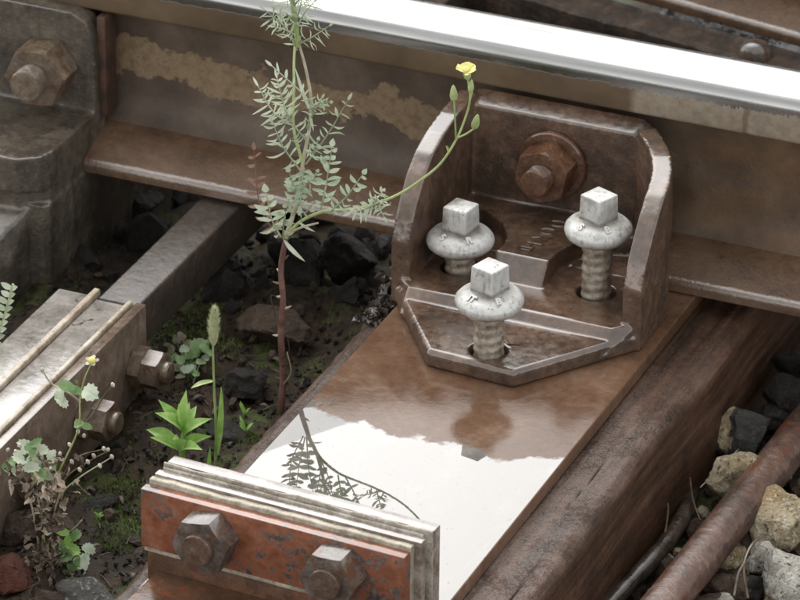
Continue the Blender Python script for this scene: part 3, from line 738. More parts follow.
for nx_, sp_ in ((62,.18),(177,.05)):
    p_ = Matrix.Translation(JO) @ Matrix.Rotation(JR,4,'Z') @ Vector((nx_,0,62)); d_ = (Matrix.Rotation(JR,4,'Z') @ Vector((0,-1,0)))
    b = empty('bolt'); b.parent = jt; b.matrix_parent_inverse = jt.matrix_basis.inverted(); b.location = p_*S
    def sub(name, mb, m):
        o = obj(name, mb, m); o.parent = b; o.matrix_parent_inverse = Matrix.Translation(b.location).inverted(); return o
    o = sub('nut', MB().lathe(hexrows(25.5,23),96).xf(axis_matrix(p_,d_,sp_)), M['nut_dark'])
    o = sub('threaded_end', MB().lathe([(13.5,-2),(13.5,4.0),(12.6,5),(7,5.3)],36).xf(axis_matrix(p_+d_*23,d_)), M['bolt_end'])

# ------------------------------------------------------------------ pipe, cable, twigs
P0, P1 = atz(664,602,-86), atz(797,437,-84); dd = (P1-P0).normalized()
pts = [P0+dd*t for t in np.linspace(-420,760,60)]
pts = [p+Vector((2.2*nz(i/9,0,0,4), 0, 1.5*nz(i/8,2,0,4))) for i,p in enumerate(pts)]
finish(obj('pipe', MB().tube(pts, [17.8+.5*nz(i/3,7,0,2) for i in range(60)], 40), M['pipe'], sharp=60), 'rusty red-brown steel pipe lying over the pale granite stones', 'pipe')
pts = curve([atz(596,620,-118),atz(625,588,-112),atz(650,562,-108),atz(672,535,-108),atz(687,508,-112),atz(691,488,-124)],10)
finish(obj('cable', MB().tube(pts, [7.5+1.5*nz(i/4,3,0,5) for i in range(len(pts))], 14), M['root'], sharp=60), 'black wet cable curving beside the wooden sleeper', 'cable')
for k,(a,b,c,r_) in enumerate([((664,480),(668,510),(663,545),1.0),((690,478),(693,500),(700,520),.9),((739,449),(722,466),(700,488),.9)]):
    pts = curve([atz(*a,-92),atz(*b,-98),atz(*c,-104)],6)
    finish(obj('dry_stalk', MB().tube(pts, r_, 6), M['twig']), ['thin grey stalk leaning on the sleeper side above the cable','short grey stalk standing behind the black cable','pale straw lying across the gap below the split stone'][k], 'stalk')
tw = empty('dry_twig', atz(745,590,-110), label='thin forked brown twig curling between pale stones below the pipe', cat='twig')
obj('stem', MB().tube(curve([atz(748,598,-108),atz(744,575,-92),atz(745,560,-84),atz(752,545,-80),atz(762,536,-82)],8), 1.5, 8), M['twig'], tw)
obj('branch', MB().tube(curve([atz(745,562,-84),atz(738,575,-90),atz(734,596,-100)],8), 1.2, 8), M['twig'], tw)

# ------------------------------------------------------------------ stones
def rock_mesh(seed, size, sub=4, planes=14, rough=.09):
    rnd = random.Random(seed); bm = bmesh.new(); bmesh.ops.create_icosphere(bm, subdivisions=sub, radius=1)
    pl = []
    for _ in range(planes):
        n_ = Vector((rnd.gauss(0,1),rnd.gauss(0,1),rnd.gauss(0,1))).normalized(); pl.append((n_, rnd.uniform(.5,.9)))
    for v in bm.verts:
        c = v.co.normalized(); r_ = 1.0
        for n_, d in pl:
            k = n_.dot(c)
            if k > .05: r_ = min(r_, d/k)
        q = c*r_
        q += c*(rough*noise.noise(q*2.2+Vector((seed,0,0)))+rough*.6*noise.noise(q*6+Vector((seed,3,0)))+rough*.3*noise.noise(q*15+Vector((seed,3,0))))
        v.co = Vector((q.x*size[0], q.y*size[1], q.z*size[2]))*S
    me = bpy.data.meshes.new('stone'); bm.to_mesh(me); bm.free()
    me.polygons.foreach_set('use_smooth', [True]*len(me.polygons)); me.set_sharp_from_angle(angle=R(40)); return me
STONES = [  # px, py, z, (sx, sy, sz) mm, material, seed, rotz, label
 (742,478,-94,(37,30,26),'granite',3,.3,'cream granite stone directly behind the pipe by the sleeper','right'),
 (740,436,-92,(36,34,34),'split',11,.2,'dark split stone with a pale broken face beside the sleeper','right'),
 (784,522,-98,(44,36,36),'granite',5,.6,'large cream granite stone right of the pipe','right'),
 (800,585,-100,(50,38,34),'granite_pale',8,.1,'big pale grey granite stone in the bottom right corner','right'),
 (764,560,-100,(19,16,17),'granite_pale',13,.5,'small pale angular stone between two big granite stones','right'),
 (730,562,-112,(24,20,22),'granite',14,1.1,'small cream stone under the near side of the pipe','right'),
 (756,508,-114,(22,18,18),'granite_pale',15,.2,'small pale stone tucked under the pipe below the cream stone','right'),
 (716,590,-116,(22,20,18),'stone_brown',16,.2,'brown stone in shadow under the pipe at the bottom','right'),
 (690,600,-124,(24,20,20),'stone_brown',26,.9,'brown wet stone between cable and pipe','right'),
 (790,398,-88,(30,26,24),'stone_dark',17,.4,'black stone with a flat top above the pipe end','right'),
 (800,368,-92,(28,24,22),'stone_dark',18,.8,'black stone beside the sleeper under the rail at right edge','right'),
 (780,420,-100,(28,24,16),'stone_dark',19,.3,'flat black stone behind the upper end of the pipe','right'),
 (725,533,-118,(20,16,16),'stone_brown',21,.5,'brown stone half hidden beneath the middle of the pipe','right'),
 (795,470,-118,(28,22,20),'stone_dark',22,.9,'dark stone right of the pipe above the cream granite','right'),
 (752,590,-118,(20,16,14),'stone_dark',23,.9,'dark stone below the forked twig','right'),
 (704,572,-122,(16,14,13),'granite',61,.3,'small cream chip between the black cable and the pipe','right'),
 (747,545,-112,(17,15,14),'stone_brown',62,.8,'tan stone under the pipe left of the large cream stone','right'),
 (722,604,-116,(18,16,14),'granite_pale',63,.4,'pale chip at the bottom edge right of the pipe','right'),
 (768,538,-116,(15,13,12),'stone_brown',64,1.4,'small brown chip in the gap above the pale angular stone','right'),
 (680,560,-126,(18,14,13),'stone_dark',65,.2,'small dark chip beside the middle of the black cable','right'),
 (276,328,-78,(38,26,22),'stone_brown',31,.1,'brown slab-like stone behind the weed stem','left'),
 (302,272,-92,(34,34,36),'stone_dark',32,.4,'large dark stone under the rail right of the weed','left'),
 (250,382,-84,(26,24,18),'stone_dark',33,.8,'dark stone left of the foot of the weed stem','left'),
 (345,262,-92,(32,30,30),'stone_dark',34,.8,'dark stone under the rail near the brown brace','left'),
 (125,205,-96,(42,40,36),'stone_dark',35,.8,'dark stone in the shadow beside the grey chair','left'),
 (350,300,-92,(26,24,20),'stone_dark',36,.3,'dark stone against the sleeper edge under the brace corner','left'),
 (28,532,-92,(44,30,26),'stone_brown',41,.2,'large brown stone behind the withered plant','left'),
 (6,576,-84,(30,32,20),'stone_red',42,.5,'reddish brick-like stone in the bottom left corner','left'),
 (82,602,-92,(34,24,20),'stone_grey',43,.4,'grey speckled stone at the bottom left by the plate corner','left'),
 (47,604,-90,(20,18,16),'stone_brown',44,.7,'small tan stone left of the grey speckled one','left'),
 (96,510,-98,(24,20,16),'stone_dark',45,.7,'dark stone between withered plant and red joint','left'),
 (122,452,-104,(22,20,18),'stone_dark',46,.2,'dark stone under the near splice bolt','left'),
 (148,402,-100,(26,20,18),'stone_brown',47,.9,'brown stone under the far splice bolt','left'),
 (0,470,-98,(26,26,24),'stone_dark',48,.9,'dark stone at the left edge below the splice','left'),
 (225,435,-92,(24,18,12),'stone_dark',49,.1,'flat dark stone behind the grass stalk','left'),
]
for px,py,z,sz,mt,sd_,rz_,lab,side in STONES:
    p = atz(px,py,z)
    o = obj('stone', rock_mesh(sd_, sz), M[mt]); o.location = p*S; o.rotation_euler = (nz(sd_,1)*.5, nz(sd_,2)*.5, rz_)
    finish(o, lab, 'stone', 'single stones right of the sleeper' if side == 'right' else 'single stones left of the sleeper')

# loose ballast, grit and moss
def scatter(name, mat, n, region, smin, smax, seed, label, cat, sub=1, lift=.2, avoid=True, dens=None):
    rnd = random.Random(seed); V_ = []; F_ = []; base = []
    for k in range(10):
        me = rock_mesh(900+k+seed, (1,1,1), sub, 8, .12)
        base.append(([v.co/S for v in me.vertices], [tuple(p.vertices) for p in me.polygons])); bpy.data.meshes.remove(me)
    for _ in range(n):
        x = rnd.uniform(region[0],region[1]); y = rnd.uniform(region[2],region[3])
        if avoid and -112 < x < 232: continue
        if dens and rnd.random() > dens(x,y): continue
        s_ = smin*(smax/smin)**(rnd.random()**2.0); bv, bf = base[rnd.randrange(10)]
        Mx = Matrix.Translation((x,y,gz(x,y)+s_*lift)) @ Euler((rnd.uniform(0,6),rnd.uniform(0,6),rnd.uniform(0,6))).to_matrix().to_4x4() @ Matrix.Diagonal((s_,s_*rnd.uniform(.6,1),s_*rnd.uniform(.45,.8),1))
        o_ = len(V_); V_ += [tuple(Mx@v) for v in bv]; F_ += [tuple(i+o_ for i in f) for f in bf]
    mb = MB(); mb.v = V_; mb.f = F_
    o = obj(name, mb, M[mat], sharp=30); finish(o, label, cat, None, 'stuff')
scatter('ballast', 'stone_dark', 300, (-640,470,230,760), 12, 38, 1, 'dark broken ballast under and behind the rail', 'ballast', 2)
scatter('ballast', 'stone_brown', 420, (225,460,-260,330), 8, 24, 2, 'brown loose ballast between the pale stones at right', 'ballast', 2)
scatter('ballast', 'granite', 150, (240,460,-260,220), 7, 19, 8, 'small pale ballast chips packed between the big granite stones', 'ballast', 2, .4)
scatter('grit', 'stone_dark', 9000, (-480,460,-460,420), 1.2, 6, 3, 'dark grit on the soil beside the sleeper', 'grit', 1, .3)
scatter('pebbles', 'stone_brown', 420, (-480,-105,-460,330), 2, 11, 4, 'brown pebbles in the soil left of the sleeper', 'pebbles', 1, .3)
def crumbs():
    # rubble and grease packed against the sleeper corner under the brace
    rnd = random.Random(5); mb = MB()
    bs = []
    for k in range(6):
        me = rock_mesh(700+k,(1,1,1),1,8,.15); bs.append(([v.co/S for v in me.vertices],[tuple(p.vertices) for p in me.polygons])); bpy.data.meshes.remove(me)
    for _ in range(240):
        y = rnd.uniform(140,300); x = rnd.gauss(-92,9); s_ = rnd.uniform(2,8)
        if y < 190: x = rnd.gauss(-92,5)
        bv,bf = bs[rnd.randrange(6)]
        mb.add([Matrix.Translation((x,y,-13+s_*.2)) @ Euler((rnd.random()*6,rnd.random()*6,0)).to_matrix().to_4x4() @ (v*s_) for v in bv], bf)
    finish(obj('tarry_rubble', mb, M['root'], sharp=30), 'black greasy crumbs on the sleeper edge under the brace', 'rubble', None, 'stuff')
crumbs()
def moss():
    rnd = random.Random(9); mb = MB()
    def d(x,y): return nz(x/45,y/45,0,12)
    spots = [(145,420,34,40),(180,330,40,30),(120,500,30,40),(240,410,40,30),(225,345,50,25),(110,560,20,20),(255,430,20,20)]
    for px,py,rx,ry in spots:
        for _ in range(1700):
            q = atz(px+rnd.gauss(0,rx*.55), py+rnd.gauss(0,ry*.55), -92)
            if q.x > -112 or d(q.x,q.y) < -.12: continue
            z = gz(q.x,q.y)
            h = rnd.uniform(1,3.4); a = rnd.uniform(0,6.28); w_ = rnd.uniform(.5,1.4); ln = rnd.uniform(0,2.5)
            c, s_ = math.cos(a), math.sin(a)
            mb.add([(q.x-c*w_,q.y-s_*w_,z-.5),(q.x+c*w_,q.y+s_*w_,z-.5),(q.x-s_*ln,q.y+c*ln,z+h)],[(0,1,2)])
    finish(obj('moss', mb, M['moss'], sharp=180), 'dark green moss on the soil between tie bar and sleeper', 'moss', None, 'stuff')
moss()

# ------------------------------------------------------------------ plants
def blade(p0, p1, width, up=(0,0,1), bend=.15, n=7, fold=.25, tip=1.0, shape=None):
    """a leaf blade from p0 to p1: folded along its midrib and arched"""
    p0, p1 = Vector(p0), Vector(p1); t = (p1-p0); L_ = t.length; t.normalize()
    u = Vector(up); u = (u-t*u.dot(t))
    if u.length < 1e-3: u = t.orthogonal()
    u.normalize(); s_ = t.cross(u); mb = MB()
    for i in range(n+1):
        k = i/n; c = p0+t*(L_*k)+u*(bend*L_*math.sin(math.pi*k*.9))
        w_ = width*.5*(shape(k) if shape else (math.sin(math.pi*min(1,k*.9+.08))**.8 if k < 1 else .02))
        mb.v += [c-s_*w_+u*(w_*fold), c, c+s_*w_+u*(w_*fold)]
    for i in range(n):
        a = i*3; mb.f += [(a,a+1,a+4,a+3),(a+1,a+2,a+5,a+4)]
    return mb
def merge(*ms):
    o = MB()
    for m_ in ms: o.add(m_.v, m_.f)
    return o
def pinnate(pts, n, ll, lw, rnd, r0=.9, taper=True, spread=65, start=.12, toward=Vector((.35,-.85,.4))):
    """a compound leaf: rachis with opposite leaflets"""
    c = curve(pts, 8); mb = MB().tube(c, [r0*(1-.6*i/(len(c)-1)) for i in range(len(c))], 6)
    for k in range(n):
        f = start+(1-start)*(k+.5)/n; i = min(int(f*(len(c)-1)), len(c)-2); p = c[i]
        t = (c[i+1]-c[i]).normalized(); nrm = (toward-t*toward.dot(t)).normalized(); s_ = t.cross(nrm)
        L_ = ll*(.65+.5*math.sin(math.pi*f)) if taper else ll
        for sg in (-1,1):
            if rnd.random() < .10: continue
            a = R(spread+rnd.uniform(-26,22)); d = t*math.cos(a)+s_*(sg*math.sin(a))+nrm*rnd.uniform(-.5,.6)
            l2 = L_*rnd.uniform(.5,1.2); b = blade(p, p+d.normalized()*l2, lw*rnd.uniform(.65,1.15), nrm, rnd.uniform(-.3,.4), 5, rnd.uniform(.1,.7))
            mb.add(b.v, b.f)
    b = blade(c[-1], c[-1]+(c[-1]-c[-3]).normalized()*ll*.8, lw, toward, .1, 4); mb.add(b.v, b.f)
    return mb

def tall_weed():
    rnd = random.Random(21); Y = 74
    base = at(282,405,Y)
    e = empty('flowering_weed', base, label='tall pale green weed with one yellow flower growing in front of the rail', cat='weed')
    def A(x,y,d=0): return at(x,y,Y+d)
    st = curve([A(281,412),A(283,375,2),(A(281,335)),A(283,300,-2),A(281,268),A(286,238)],8)
    main = obj('stem', MB().tube(st, [3.3-.9*i/len(st)+.35*nz(i/2.2,0,0,2) for i in range(len(st))], 12), M['stem_red'], e)
    for i in range(4,len(st)-4,3):                                 # leaf scars and withered stubs
        a = rnd.uniform(0,6.28); p = st[i]; d = Vector((math.cos(a),math.sin(a)*.6,rnd.uniform(-.2,.6)))
        obj('leaf_scar', MB().tube([p+d*2,p+d*5,p+d*rnd.uniform(6,9)+Vector((0,0,1))],[1.5,1.1,.4],6), M['leaf_dry'], main)
    for a,b,c in (((281,300),(271,296),(276,318)),((280,360),(289,352),(288,340)),((283,385),(291,372),(287,352))):
        obj('dry_tendril', MB().tube(curve([A(*a),A(*b,-6),A(*c,-8)],6), .55, 5), M['leaf_dry'], main)
    stems = [
      ([A(285,240),A(293,215,3),A(299,190,0),A(303,162,2),A(309,130,6),A(311,100,8),A(306,70,8),A(299,44,6)],2.1,1.2,'stem_pale'),
      ([A(303,164,2),A(296,140,-4),A(293,120,-6),A(294,90,-4),A(294,62,0),A(295,44,4)],1.5,1.1,'stem_green'),
      ([A(298,46,5),A(295,20,2),A(292,-10,0),A(294,-50,-4)],2.6,2.0,'stem_green'),
      ([A(285,238),A(300,222,-8),A(322,212,-12),A(345,210,-14),A(368,206,-14),A(395,196,-12),A(418,182,-10),A(440,164,-10),A(456,140,-10),A(466,116,-8),A(470,98,-8),A(468,80,-8)],1.5,.85,'stem_green'),
      ([A(285,236),A(300,228,-14),A(318,223,-18)],1.3,.9,'stem_pale'),
    ]
    for pts,ra,rb,m in stems:
        c = curve(pts,8); obj('branch', MB().tube(c, [ra+(rb-ra)*i/(len(c)-1) for i in range(len(c))], 10), M[m], e)
    # compound leaves: base, via, tip, leaflets, length, width, material
    LV = [
     ([A(289,124,-5),A(272,110,-16),A(258,86,-26)],11,13,2.2,'leaf_pale'),
     ([A(291,122,-5),A(283,102,-14),A(277,78,-20)],10,12,2.2,'leaf_pale'),
     ([A(300,170,2),A(284,148,-12),A(273,124,-20)],7,12,2.4,'leaf_pale'),
     ([A(306,164,2),A(328,134,-10),A(348,100,-22)],7,13,2.6,'leaf_pale'),
     ([A(321,209,-12),A(327,180,-20),A(332,146,-30)],7,11,5.0,'leaf_blue'),
     ([A(331,211,-14),A(347,196,-24),A(363,174,-32)],6,10,4.6,'leaf_blue'),
     ([A(299,206,0),A(295,190,-16),A(289,172,-26)],5,9,4.4,'leaf_blue'),
     ([A(304,168,3),A(302,186,-12),A(300,206,-22)],5,10,4.0,'leaf_blue'),
     ([A(279,238,0),A(260,206,-10),(A(254,150,-18))],9,10,3.0,'leaf_red'),
     ([A(281,237,0),A(272,220,-22),A(266,192,-34)],5,12,6.0,'leaf_pale'),
     ([A(283,238,0),A(284,220,-20),A(289,200,-32)],5,10,5.0,'leaf_pale'),
     ([A(379,202,-13),A(366,208,-24),A(351,213,-34)],6,9,2.4,'leaf_pale'),
     ([A(382,200,-13),A(380,208,-26),A(384,217,-34)],4,9,2.2,'leaf_pale'),
     ([A(372,204,-13),A(378,197,-22),A(383,191,-28)],4,8,3.0,'leaf_pale'),
     ([A(307,128,5),A(314,112,-4),A(322,98,-14)],4,10,2.0,'leaf_pale'),
     ([A(306,140,5),A(296,128,-8),A(284,110,-18)],6,11,2.0,'leaf_pale'),
     ([A(310,102,8),A(299,90,-4),A(272,66,-16)],4,10,2.4,'leaf_pale'),
     ([A(309,112,8),A(318,104,-8),A(330,102,-18)],3,7,3.0,'leaf_pale'),
     ([A(297,50,5),A(286,28,-6),A(265,10,-18)],6,12,1.8,'leaf_pale'),
     ([A(299,44,5),A(314,36,-6),A(329,26,-16)],5,12,1.8,'leaf_pale'),
     ([A(296,30,4),A(304,14,-8),A(314,2,-16)],6,12,2.0,'leaf_pale'),
     ([A(296,26,4),A(284,12,-6),A(270,20,-16)],5,12,1.8,'leaf_pale'),
     ([A(297,36,4),A(286,30,-14),A(274,27,-26)],4,9,1.8,'leaf_pale'),
     ([A(295,10,0),A(285,-8,-8),A(276,-18,-16)],5,12,2.0,'leaf_pale'),
     ([A(294,6,0),A(305,-8,-8),A(316,-12,-16)],5,12,2.0,'leaf_pale'),
     ([A(296,22,0),A(300,8,-12),A(303,-6,-22)],5,10,2.0,'leaf_pale'),
     ([A(305,150,3),A(313,152,-10),A(318,140,-20)],4,8,3.2,'leaf_blue'),
     ([A(303,176,3),A(311,182,-10),A(317,172,-20)],4,8,3.2,'leaf_blue'),
     ([A(295,212,3),A(306,212,-14),A(312,204,-22)],3,8,3.6,'leaf_blue'),
    ]
    for pts,n,ll,lw,m in LV: obj('leaf', pinnate(pts,n+2,ll*1.12,lw*(1.3 if m == 'leaf_red' else 1.08),rnd), M[m], e)
    for a,b,w_ in (((310,110,8),(295,66,-6),3.2),((311,108,8),(327,98,-2),4.0),((284,240,-2),(306,262,-20),4.2),((299,222,-8),(316,232,-20),2.6),((310,112,6),(314,132,-10),2.4)):
        obj('leaf', blade(A(*a),A(*b),w_,(.3,-.9,.3),.12,7), M['leaf_pale'], e)
    # buds and flower on the long branch
    def bud(stalk, p, d, l, r_):
        q = Vector(p); dv = (Vector(d)-q).normalized()
        sk = obj('bud_stalk', MB().tube(curve(stalk,6), .85, 8), M['stem_green'], e)
        obj('bud', MB().lathe([(.6,0),(r_*.8,l*.12),(r_,l*.35),(r_*.75,l*.65),(r_*.4,l*.9),(.3,l)],14).xf(axis_matrix(q,dv)), M['leaf_mid'] if False else M['stem_green'], e)
    bud([A(456,140,-10),A(455,118,-12),A(454,100,-12)], A(454,101,-12), A(453,80,-12), 15, 3.6)
    bud([A(457,138,-10),A(466,134,-14),A(475,128,-16)], A(474,129,-16), A(479,110,-16), 15, 3.6)
    bud([A(470,100,-8),A(472,92,-9)], A(470.5,92,-9), A(472,75,-9), 12, 2.8)
    obj('leaf', blade(A(448,152,-10),A(446,146,-18),2.4,(0,0,1),.1), M['stem_green'], e)
    f0 = A(468,80,-8); up = Vector((-.05,-.25,1)).normalized()
    fl = obj('flower', MB().lathe([(1,0),(3,3),(3.4,7),(3.0,10),(1.5,11)],14).xf(axis_matrix(f0,up)), M['stem_green'], e)
    for k in range(13):
        a = 2*math.pi*k/13+rnd.uniform(-.1,.1); T = axis_matrix(f0+up*9.5,up)
        q0 = T@Vector((1.5*math.cos(a),1.5*math.sin(a),0)); L_ = rnd.uniform(7.5,10)
        q1 = T@Vector((L_*math.cos(a),L_*math.sin(a),rnd.uniform(2,6)))
        obj('petal', blade(q0,q1,4.6,up,.05,4,.15,shape=lambda k_: .5+.5*min(1,k_*1.6) if k_ < .95 else .8), M['petal'], fl)
    obj('flower_centre', MB().lathe([(1,8),(3.2,10),(3,13),(1,14.5)],12).xf(axis_matrix(f0,up)), M['petal'], fl)
tall_weed()

def young_plant():
    rnd = random.Random(3); Y = -48; b = at(183,468,Y)
    e = empty('young_plant', b, label='bright green young leafy plant behind the red joint', cat='plant')
    def A(x,y,d=0): return at(x,y,Y+d)
    obj('stem', MB().tube(curve([A(182,475),A(182,450),A(184,432),A(185,418)],5), [3.2,3,2.4,1.4]*4+[1], 10), M['leaf_bright'], e) if False else obj('stem', MB().tube([A(182,476),A(182,452),A(184,434),A(185,420)], [3.4,3.0,2.4,1.2], 10), M['leaf_bright'], e)
    LV = [((184,434,0),(187,388,-6),13),((183,432,-2),(157,399,-14),12),((183,430,-4),(153,413,-30),12),((182,445,-2),(146,430,-10),13),
          ((181,452,-4),(148,438,-34),13),((184,436,-2),(214,419,-8),11),((183,452,-2),(214,437,-16),13),((185,430,2),(197,406,14),10),
          ((184,428,-4),(178,402,-16),8),((184,426,-2),(190,402,6),8),((181,456,-4),(171,442,-40),12),((184,456,-4),(205,452,-36),13)]
    for a,b_,w_ in LV:
        p, q = A(*a), A(*b_)
        obj('leaf', blade(p,q,w_*.82,(.2,-.6,.8),.16,14,.55,shape=lambda k: max(.02,.18*(1-k)+math.sin(math.pi*min(1,k**1.15))**1.1)), M['leaf_bright'], e)
young_plant()

def grass():
    Y = -40; e = empty('grass_stalk', at(214,470,Y), label='single grass stalk with a fluffy pale seed spike', cat='grass')
    def A(x,y,d=0): return at(x,y,Y+d)
    c = curve([A(215,474),A(216,430),A(214,385),A(213,345),A(214,322)],8)
    obj('stem', MB().tube(c, [1.5-.8*i/len(c) for i in range(len(c))], 8), M['stem_green'], e)
    s0, s1 = A(213.5,345), A(214.5,309); d = (s1-s0)
    sp_ = obj('seed_spike', MB().tube([s0+d*t for t in np.linspace(0,1,9)], [1.5,3.2,3.9,4.1,3.9,3.6,3.0,2.2,.8], 12), M['seed'], e)
    rnd = random.Random(6); hb = MB()
    for _ in range(900):
        t = rnd.random(); a = rnd.random()*6.28; p = s0+d*t+Vector((math.cos(a),math.sin(a),0))*3.2*math.sin(math.pi*min(1,t*.9+.08))
        q = p+Vector((math.cos(a)*rnd.uniform(1.5,4.5),math.sin(a)*rnd.uniform(1.5,4.5),rnd.uniform(2,6))); s_ = Vector((-math.sin(a),math.cos(a),0))*.32
        hb.add([p-s_,p+s_,q],[(0,1,2)])
    finish(obj('bristles', hb, M['seed'], sp_, sharp=180), kind='stuff')
    obj('leaf', blade(A(217,455),A(221,386,-4),6,(.7,-.7,0),.03,8,.5), M['leaf_bright'], e)
    obj('leaf', blade(A(214,381),A(191,389,-10),5,(0,-.5,1),.12,8,.4), M['stem_green'], e)
    obj('leaf', blade(A(208,476),A(210,446,-4),3.5,(.4,-.8,0),.03,6,.3), M['leaf_bright'], e)
grass()

def round_leaf(p, r_, nrm, rnd, lobes=3):
    """small stalked leaf: ovate outline with a toothed edge, folded on its midrib, one half drooping"""
    T = axis_matrix(p, nrm, rnd.random()*6.28); mb = MB(); n = 22; fold = rnd.uniform(.1,.5); curl = rnd.uniform(-.5,.3); wd = rnd.uniform(.6,.9); ph = rnd.random()*6
    mb.v.append(T@Vector((0,0,0)))
    for ring in (.5, 1):
        for k in range(n):
            a = 2*math.pi*k/n; q = r_*ring*(1+(.10*(1 if k % 2 else -1)+.08*math.cos(lobes*a+ph) if ring == 1 else 0))
            x = q*math.cos(a)*(1+.15*math.cos(a)); y = q*math.sin(a)*wd
            mb.v.append(T@Vector((x, y, fold*abs(y)+curl*x*x/r_*.6+rnd.uniform(-.05,.05)*r_*ring)))
    mb.f = [(0,1+k,1+(k+1)%n) for k in range(n)]+[(1+k,1+n+k,1+n+(k+1)%n,1+(k+1)%n) for k in range(n)]
    return mb
def low_herb():
    rnd = random.Random(12); Y = 128; c0 = atz(188,372,-88)
    e = empty('low_herb', c0, label='low round-leaved herb on mossy soil beside the splice bolt', cat='plant')
    spots = [(172,350,5,'leaf_dull'),(168,345,4,'leaf_dull'),(176,341,6,'leaf_dull'),(182,337,6,'leaf_dry'),(190,348,8,'leaf_mid'),(198,345,9,'leaf_mid'),(204,350,8,'leaf_mid'),(195,354,7,'leaf_mid'),
      (186,356,7,'leaf_mid'),(180,360,6,'leaf_mid'),(174,358,5,'leaf_mid'),(190,364,6,'leaf_mid'),(186,370,8,'leaf_blue'),(193,369,6,'leaf_blue'),(200,362,5,'leaf_mid'),(205,358,4,'leaf_blue'),
      (178,368,5,'leaf_dull'),(172,365,4,'leaf_mid'),(181,377,5,'leaf_dull'),(188,344,6,'leaf_dull'),(207,343,5,'leaf_mid'),(196,374,4,'leaf_mid'),(168,355,4,'leaf_dull'),(184,349,6,'leaf_blue')]
    for x,y,r_,m in spots:
        p = at(x,y,Y-(y-355)*1.2+rnd.uniform(-8,8)); g0 = Vector((c0.x+rnd.uniform(-8,8), c0.y+rnd.uniform(-6,6), gz(c0.x,c0.y)-2))
        obj('leaf', merge(round_leaf(p, r_*.95, (rnd.uniform(-.4,.5),rnd.uniform(-.8,-.1),1), rnd), MB().tube(curve([g0,(g0+p)/2+Vector((0,0,5)),p],4), .55, 5)), M[m], e)
low_herb()

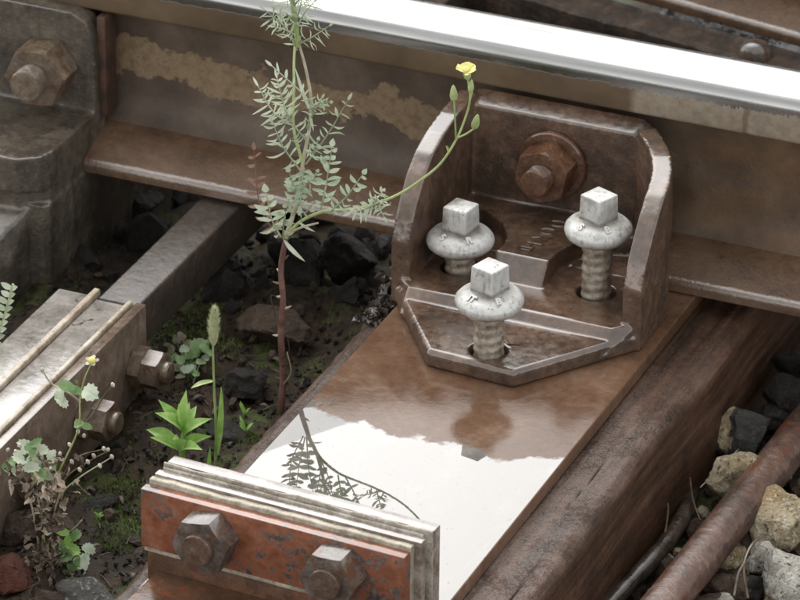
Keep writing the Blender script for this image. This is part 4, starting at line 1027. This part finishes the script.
def withered():
    rnd = random.Random(31); Y = -232
    e = empty('withered_plant', atz(45,590,-88), label='half-withered plant with dry brown leaves and white buds at left', cat='plant')
    def A(x,y,d=0): return at(x,y,Y+d)
    stems = [[(45,592),(44,550),(40,510),(34,480),(24,458)],[(48,592),(50,545),(54,505),(66,478),(88,462),(108,451)],[(46,592),(50,540),(58,500),(76,480),(112,457)],
             [(46,590),(44,540),(48,500),(60,470),(78,430),(80,400),(84,380),(92,362)],[(44,590),(38,540),(30,500),(20,480),(4,470)],[(50,520),(62,480),(76,458),(104,449)],
             [(80,402),(70,394),(52,384),(42,370)],[(78,432),(92,415),(104,396),(113,385)],[(50,545),(60,535),(72,530),(82,520)]]
    for k,s_ in enumerate(stems):
        pts = [A(x,y,-6*i+rnd.uniform(-8,8)*(i > 0)) for i,(x,y) in enumerate(s_)]
        c = curve(pts,6); obj('stem', MB().tube(c, [1.1-.6*i/len(c) for i in range(len(c))], 7), M['stem_green' if k == 3 else ('twig' if k%2 else 'stem_pale')], e)
    for k in range(300):                                            # shrivelled leaves hanging on the stems
        y = rnd.uniform(452,592); x = 44+rnd.gauss(0,11 if y > 490 else 16)+(-4 if y < 480 else 2); p = A(x,y,rnd.uniform(-44,10))
        l = rnd.uniform(4,18); d = Vector((rnd.uniform(-.8,.8),rnd.uniform(-.6,.4),rnd.uniform(-1.2,.4))).normalized()
        b = blade(p,p+d*l,rnd.uniform(1.2,5.5),(rnd.uniform(-1,1),-.8,rnd.uniform(-.3,1)),rnd.uniform(-.45,.45),7,rnd.uniform(.4,1.5))
        b.v = [Vector(v)+Vector((nz(v[0]/3,v[1]/3,v[2]/3,1),nz(v[0]/3,v[1]/3,v[2]/3,2),nz(v[0]/3,v[1]/3,v[2]/3,3)))*3 for v in b.v]
        obj('dry_leaf', b, M['leaf_dry'], e)
    for x,y,r_,m in [(22,458,9,'leaf_pale'),(30,452,9,'leaf_mid'),(38,458,10,'leaf_pale'),(48,466,10,'leaf_mid'),(30,468,9,'leaf_pale'),(42,450,8,'leaf_pale'),(14,462,6,'leaf_mid'),(6,466,7,'leaf_mid'),(12,474,6,'leaf_mid'),(40,476,9,'leaf_mid'),(52,456,8,'leaf_pale'),(26,446,8,'leaf_pale'),(34,462,9,'leaf_mid'),(46,474,9,'leaf_pale'),(18,470,8,'leaf_pale'),(56,468,7,'leaf_mid'),(36,444,7,'leaf_mid'),(60,545,8,'leaf_mid'),(74,550,8,'leaf_bright'),(84,560,8,'leaf_blue'),(72,568,8,'leaf_mid'),
                    (66,386,10,'leaf_mid'),(60,395,9,'leaf_pale'),(74,390,9,'leaf_mid'),(90,393,11,'leaf_blue'),(80,424,9,'leaf_mid'),(86,426,7,'leaf_mid'),(62,402,8,'leaf_blue'),(78,382,5,'leaf_mid'),
                    (62,532,8,'leaf_bright'),(70,540,10,'leaf_bright'),(76,536,8,'leaf_mid'),(68,552,9,'leaf_mid'),(88,548,7,'leaf_blue'),(66,556,8,'leaf_mid'),(78,562,8,'leaf_mid'),(67,576,11,'leaf_mid'),(80,574,8,'leaf_blue'),(24,594,7,'leaf_mid'),(28,600,6,'leaf_mid')]:
        p = A(x,y,rnd.uniform(-34,-12))
        if m == 'leaf_blue' or rnd.random() < .5: b = round_leaf(p,r_*.88,(rnd.uniform(-.5,.5),-.7,1),rnd,2)
        else:
            d = Vector((rnd.uniform(-1,1),-.2,rnd.uniform(-.2,.8))).normalized(); b = blade(p-d*r_*.8,p+d*r_*.8,r_*.9,(0,-.8,.6),.15,7,.3)
        obj('leaf', b, M[m], e)
    for x,y in [(112,457),(108,450),(88,462),(104,449),(24,456),(16,452),(113,385),(42,370),(78,432),(84,436),(72,462),(56,460),(60,454),(94,456),(70,445),(8,450),(20,446),(100,466),(80,470)]:
        p = A(x,y,-26); obj('bud', MB().lathe([(.4,-2.5),(1.3,-1.2),(1.8,.2),(1.5,1.4),(.9,2.4)],10).xf(axis_matrix(p,(rnd.uniform(-.5,.5),-.3,1))), M['bud_white'], e)
    p = A(92,361,-30); f = obj('flower', MB().lathe([(.8,-3),(3,-1),(3.4,1),(2.4,3),(.5,3.6)],12).xf(axis_matrix(p,(0,-.4,1))), M['petal'], e)
    for k in range(5):
        a = 2*math.pi*k/5+.4; T = axis_matrix(p,(0,-.4,1)); obj('petal', blade(T@Vector((2.4*math.cos(a),2.4*math.sin(a),0)),T@Vector((6.4*math.cos(a),6.4*math.sin(a),.6)),4,(0,-.4,1),.05,4,.1), M['bud_white'], f)
withered()

def sprig():
    rnd = random.Random(41); Y = -10
    e = empty('leafy_sprig', at(-14,372,Y), label='pale green leafy sprig at the left edge above the splice', cat='plant')
    def A(x,y,d=0): return at(x,y,Y+d)
    obj('stem', MB().tube(curve([A(-16,400),A(-6,350),A(4,318),A(13,284)],6), 1.1, 7), M['stem_green'], e)
    for k in range(9):
        t = k/8; x, y = -4+16*t, 345-56*t; p = A(x,y)
        for sg in (-1,1):
            d = Vector((sg*.8,-.3,.55)).normalized(); obj('leaf', blade(p,p+d*rnd.uniform(9,13),5.5,(0,-.8,.5),.12,6,.3), M['leaf_pale'], e)
sprig()

# small seedlings
for k,(px,py,lab) in enumerate([(246,430,'tiny seedling left of the weed stem foot'),(196,520,'small grass tuft in the moss left of the red joint'),(98,520,'little grass blade in the moss behind the withered plant'),(246,412,'tiny green shoot beside the dark stone'),(300,332,'tiny seedling between the stones right of the weed stem')]):
    if k in (1,): continue
    rnd = random.Random(50+k); p = atz(px,py,-90); p.z = gz(p.x,p.y)-1
    e = empty('seedling', p, label=lab, cat='seedling', group='seedlings in the soil')
    for j in range(4):
        a = rnd.uniform(0,6.28); q = p+Vector((math.cos(a)*7,math.sin(a)*7,rnd.uniform(6,16)))
        obj('leaf', blade(p,q,3.2,(0,-.6,1),.15,5), M['leaf_bright'], e)

# dead leaves and straw on the soil
rnd = random.Random(77); mb = MB()
for _ in range(150):
    x = rnd.uniform(-300,-110); y = rnd.uniform(-330,200); z = gz(x,y)+2; a = rnd.random()*6.28; l = rnd.uniform(5,26)
    d = Vector((math.cos(a),math.sin(a),rnd.uniform(-.05,.15)))
    if rnd.random() < .6: t_ = MB().tube([Vector((x,y,z)),Vector((x,y,z))+d*l*.5+Vector((0,0,1)),Vector((x,y,z))+d*l], .6, 5)
    else: t_ = blade((x,y,z),Vector((x,y,z))+d*l*.6,rnd.uniform(3,6),(0,0,1),.2,5,.4)
    mb.add(t_.v,t_.f)
finish(obj('litter', mb, M['leaf_dry'], sharp=60), 'dry straw and leaf scraps on the soil left of the sleeper', 'litter', None, 'stuff')
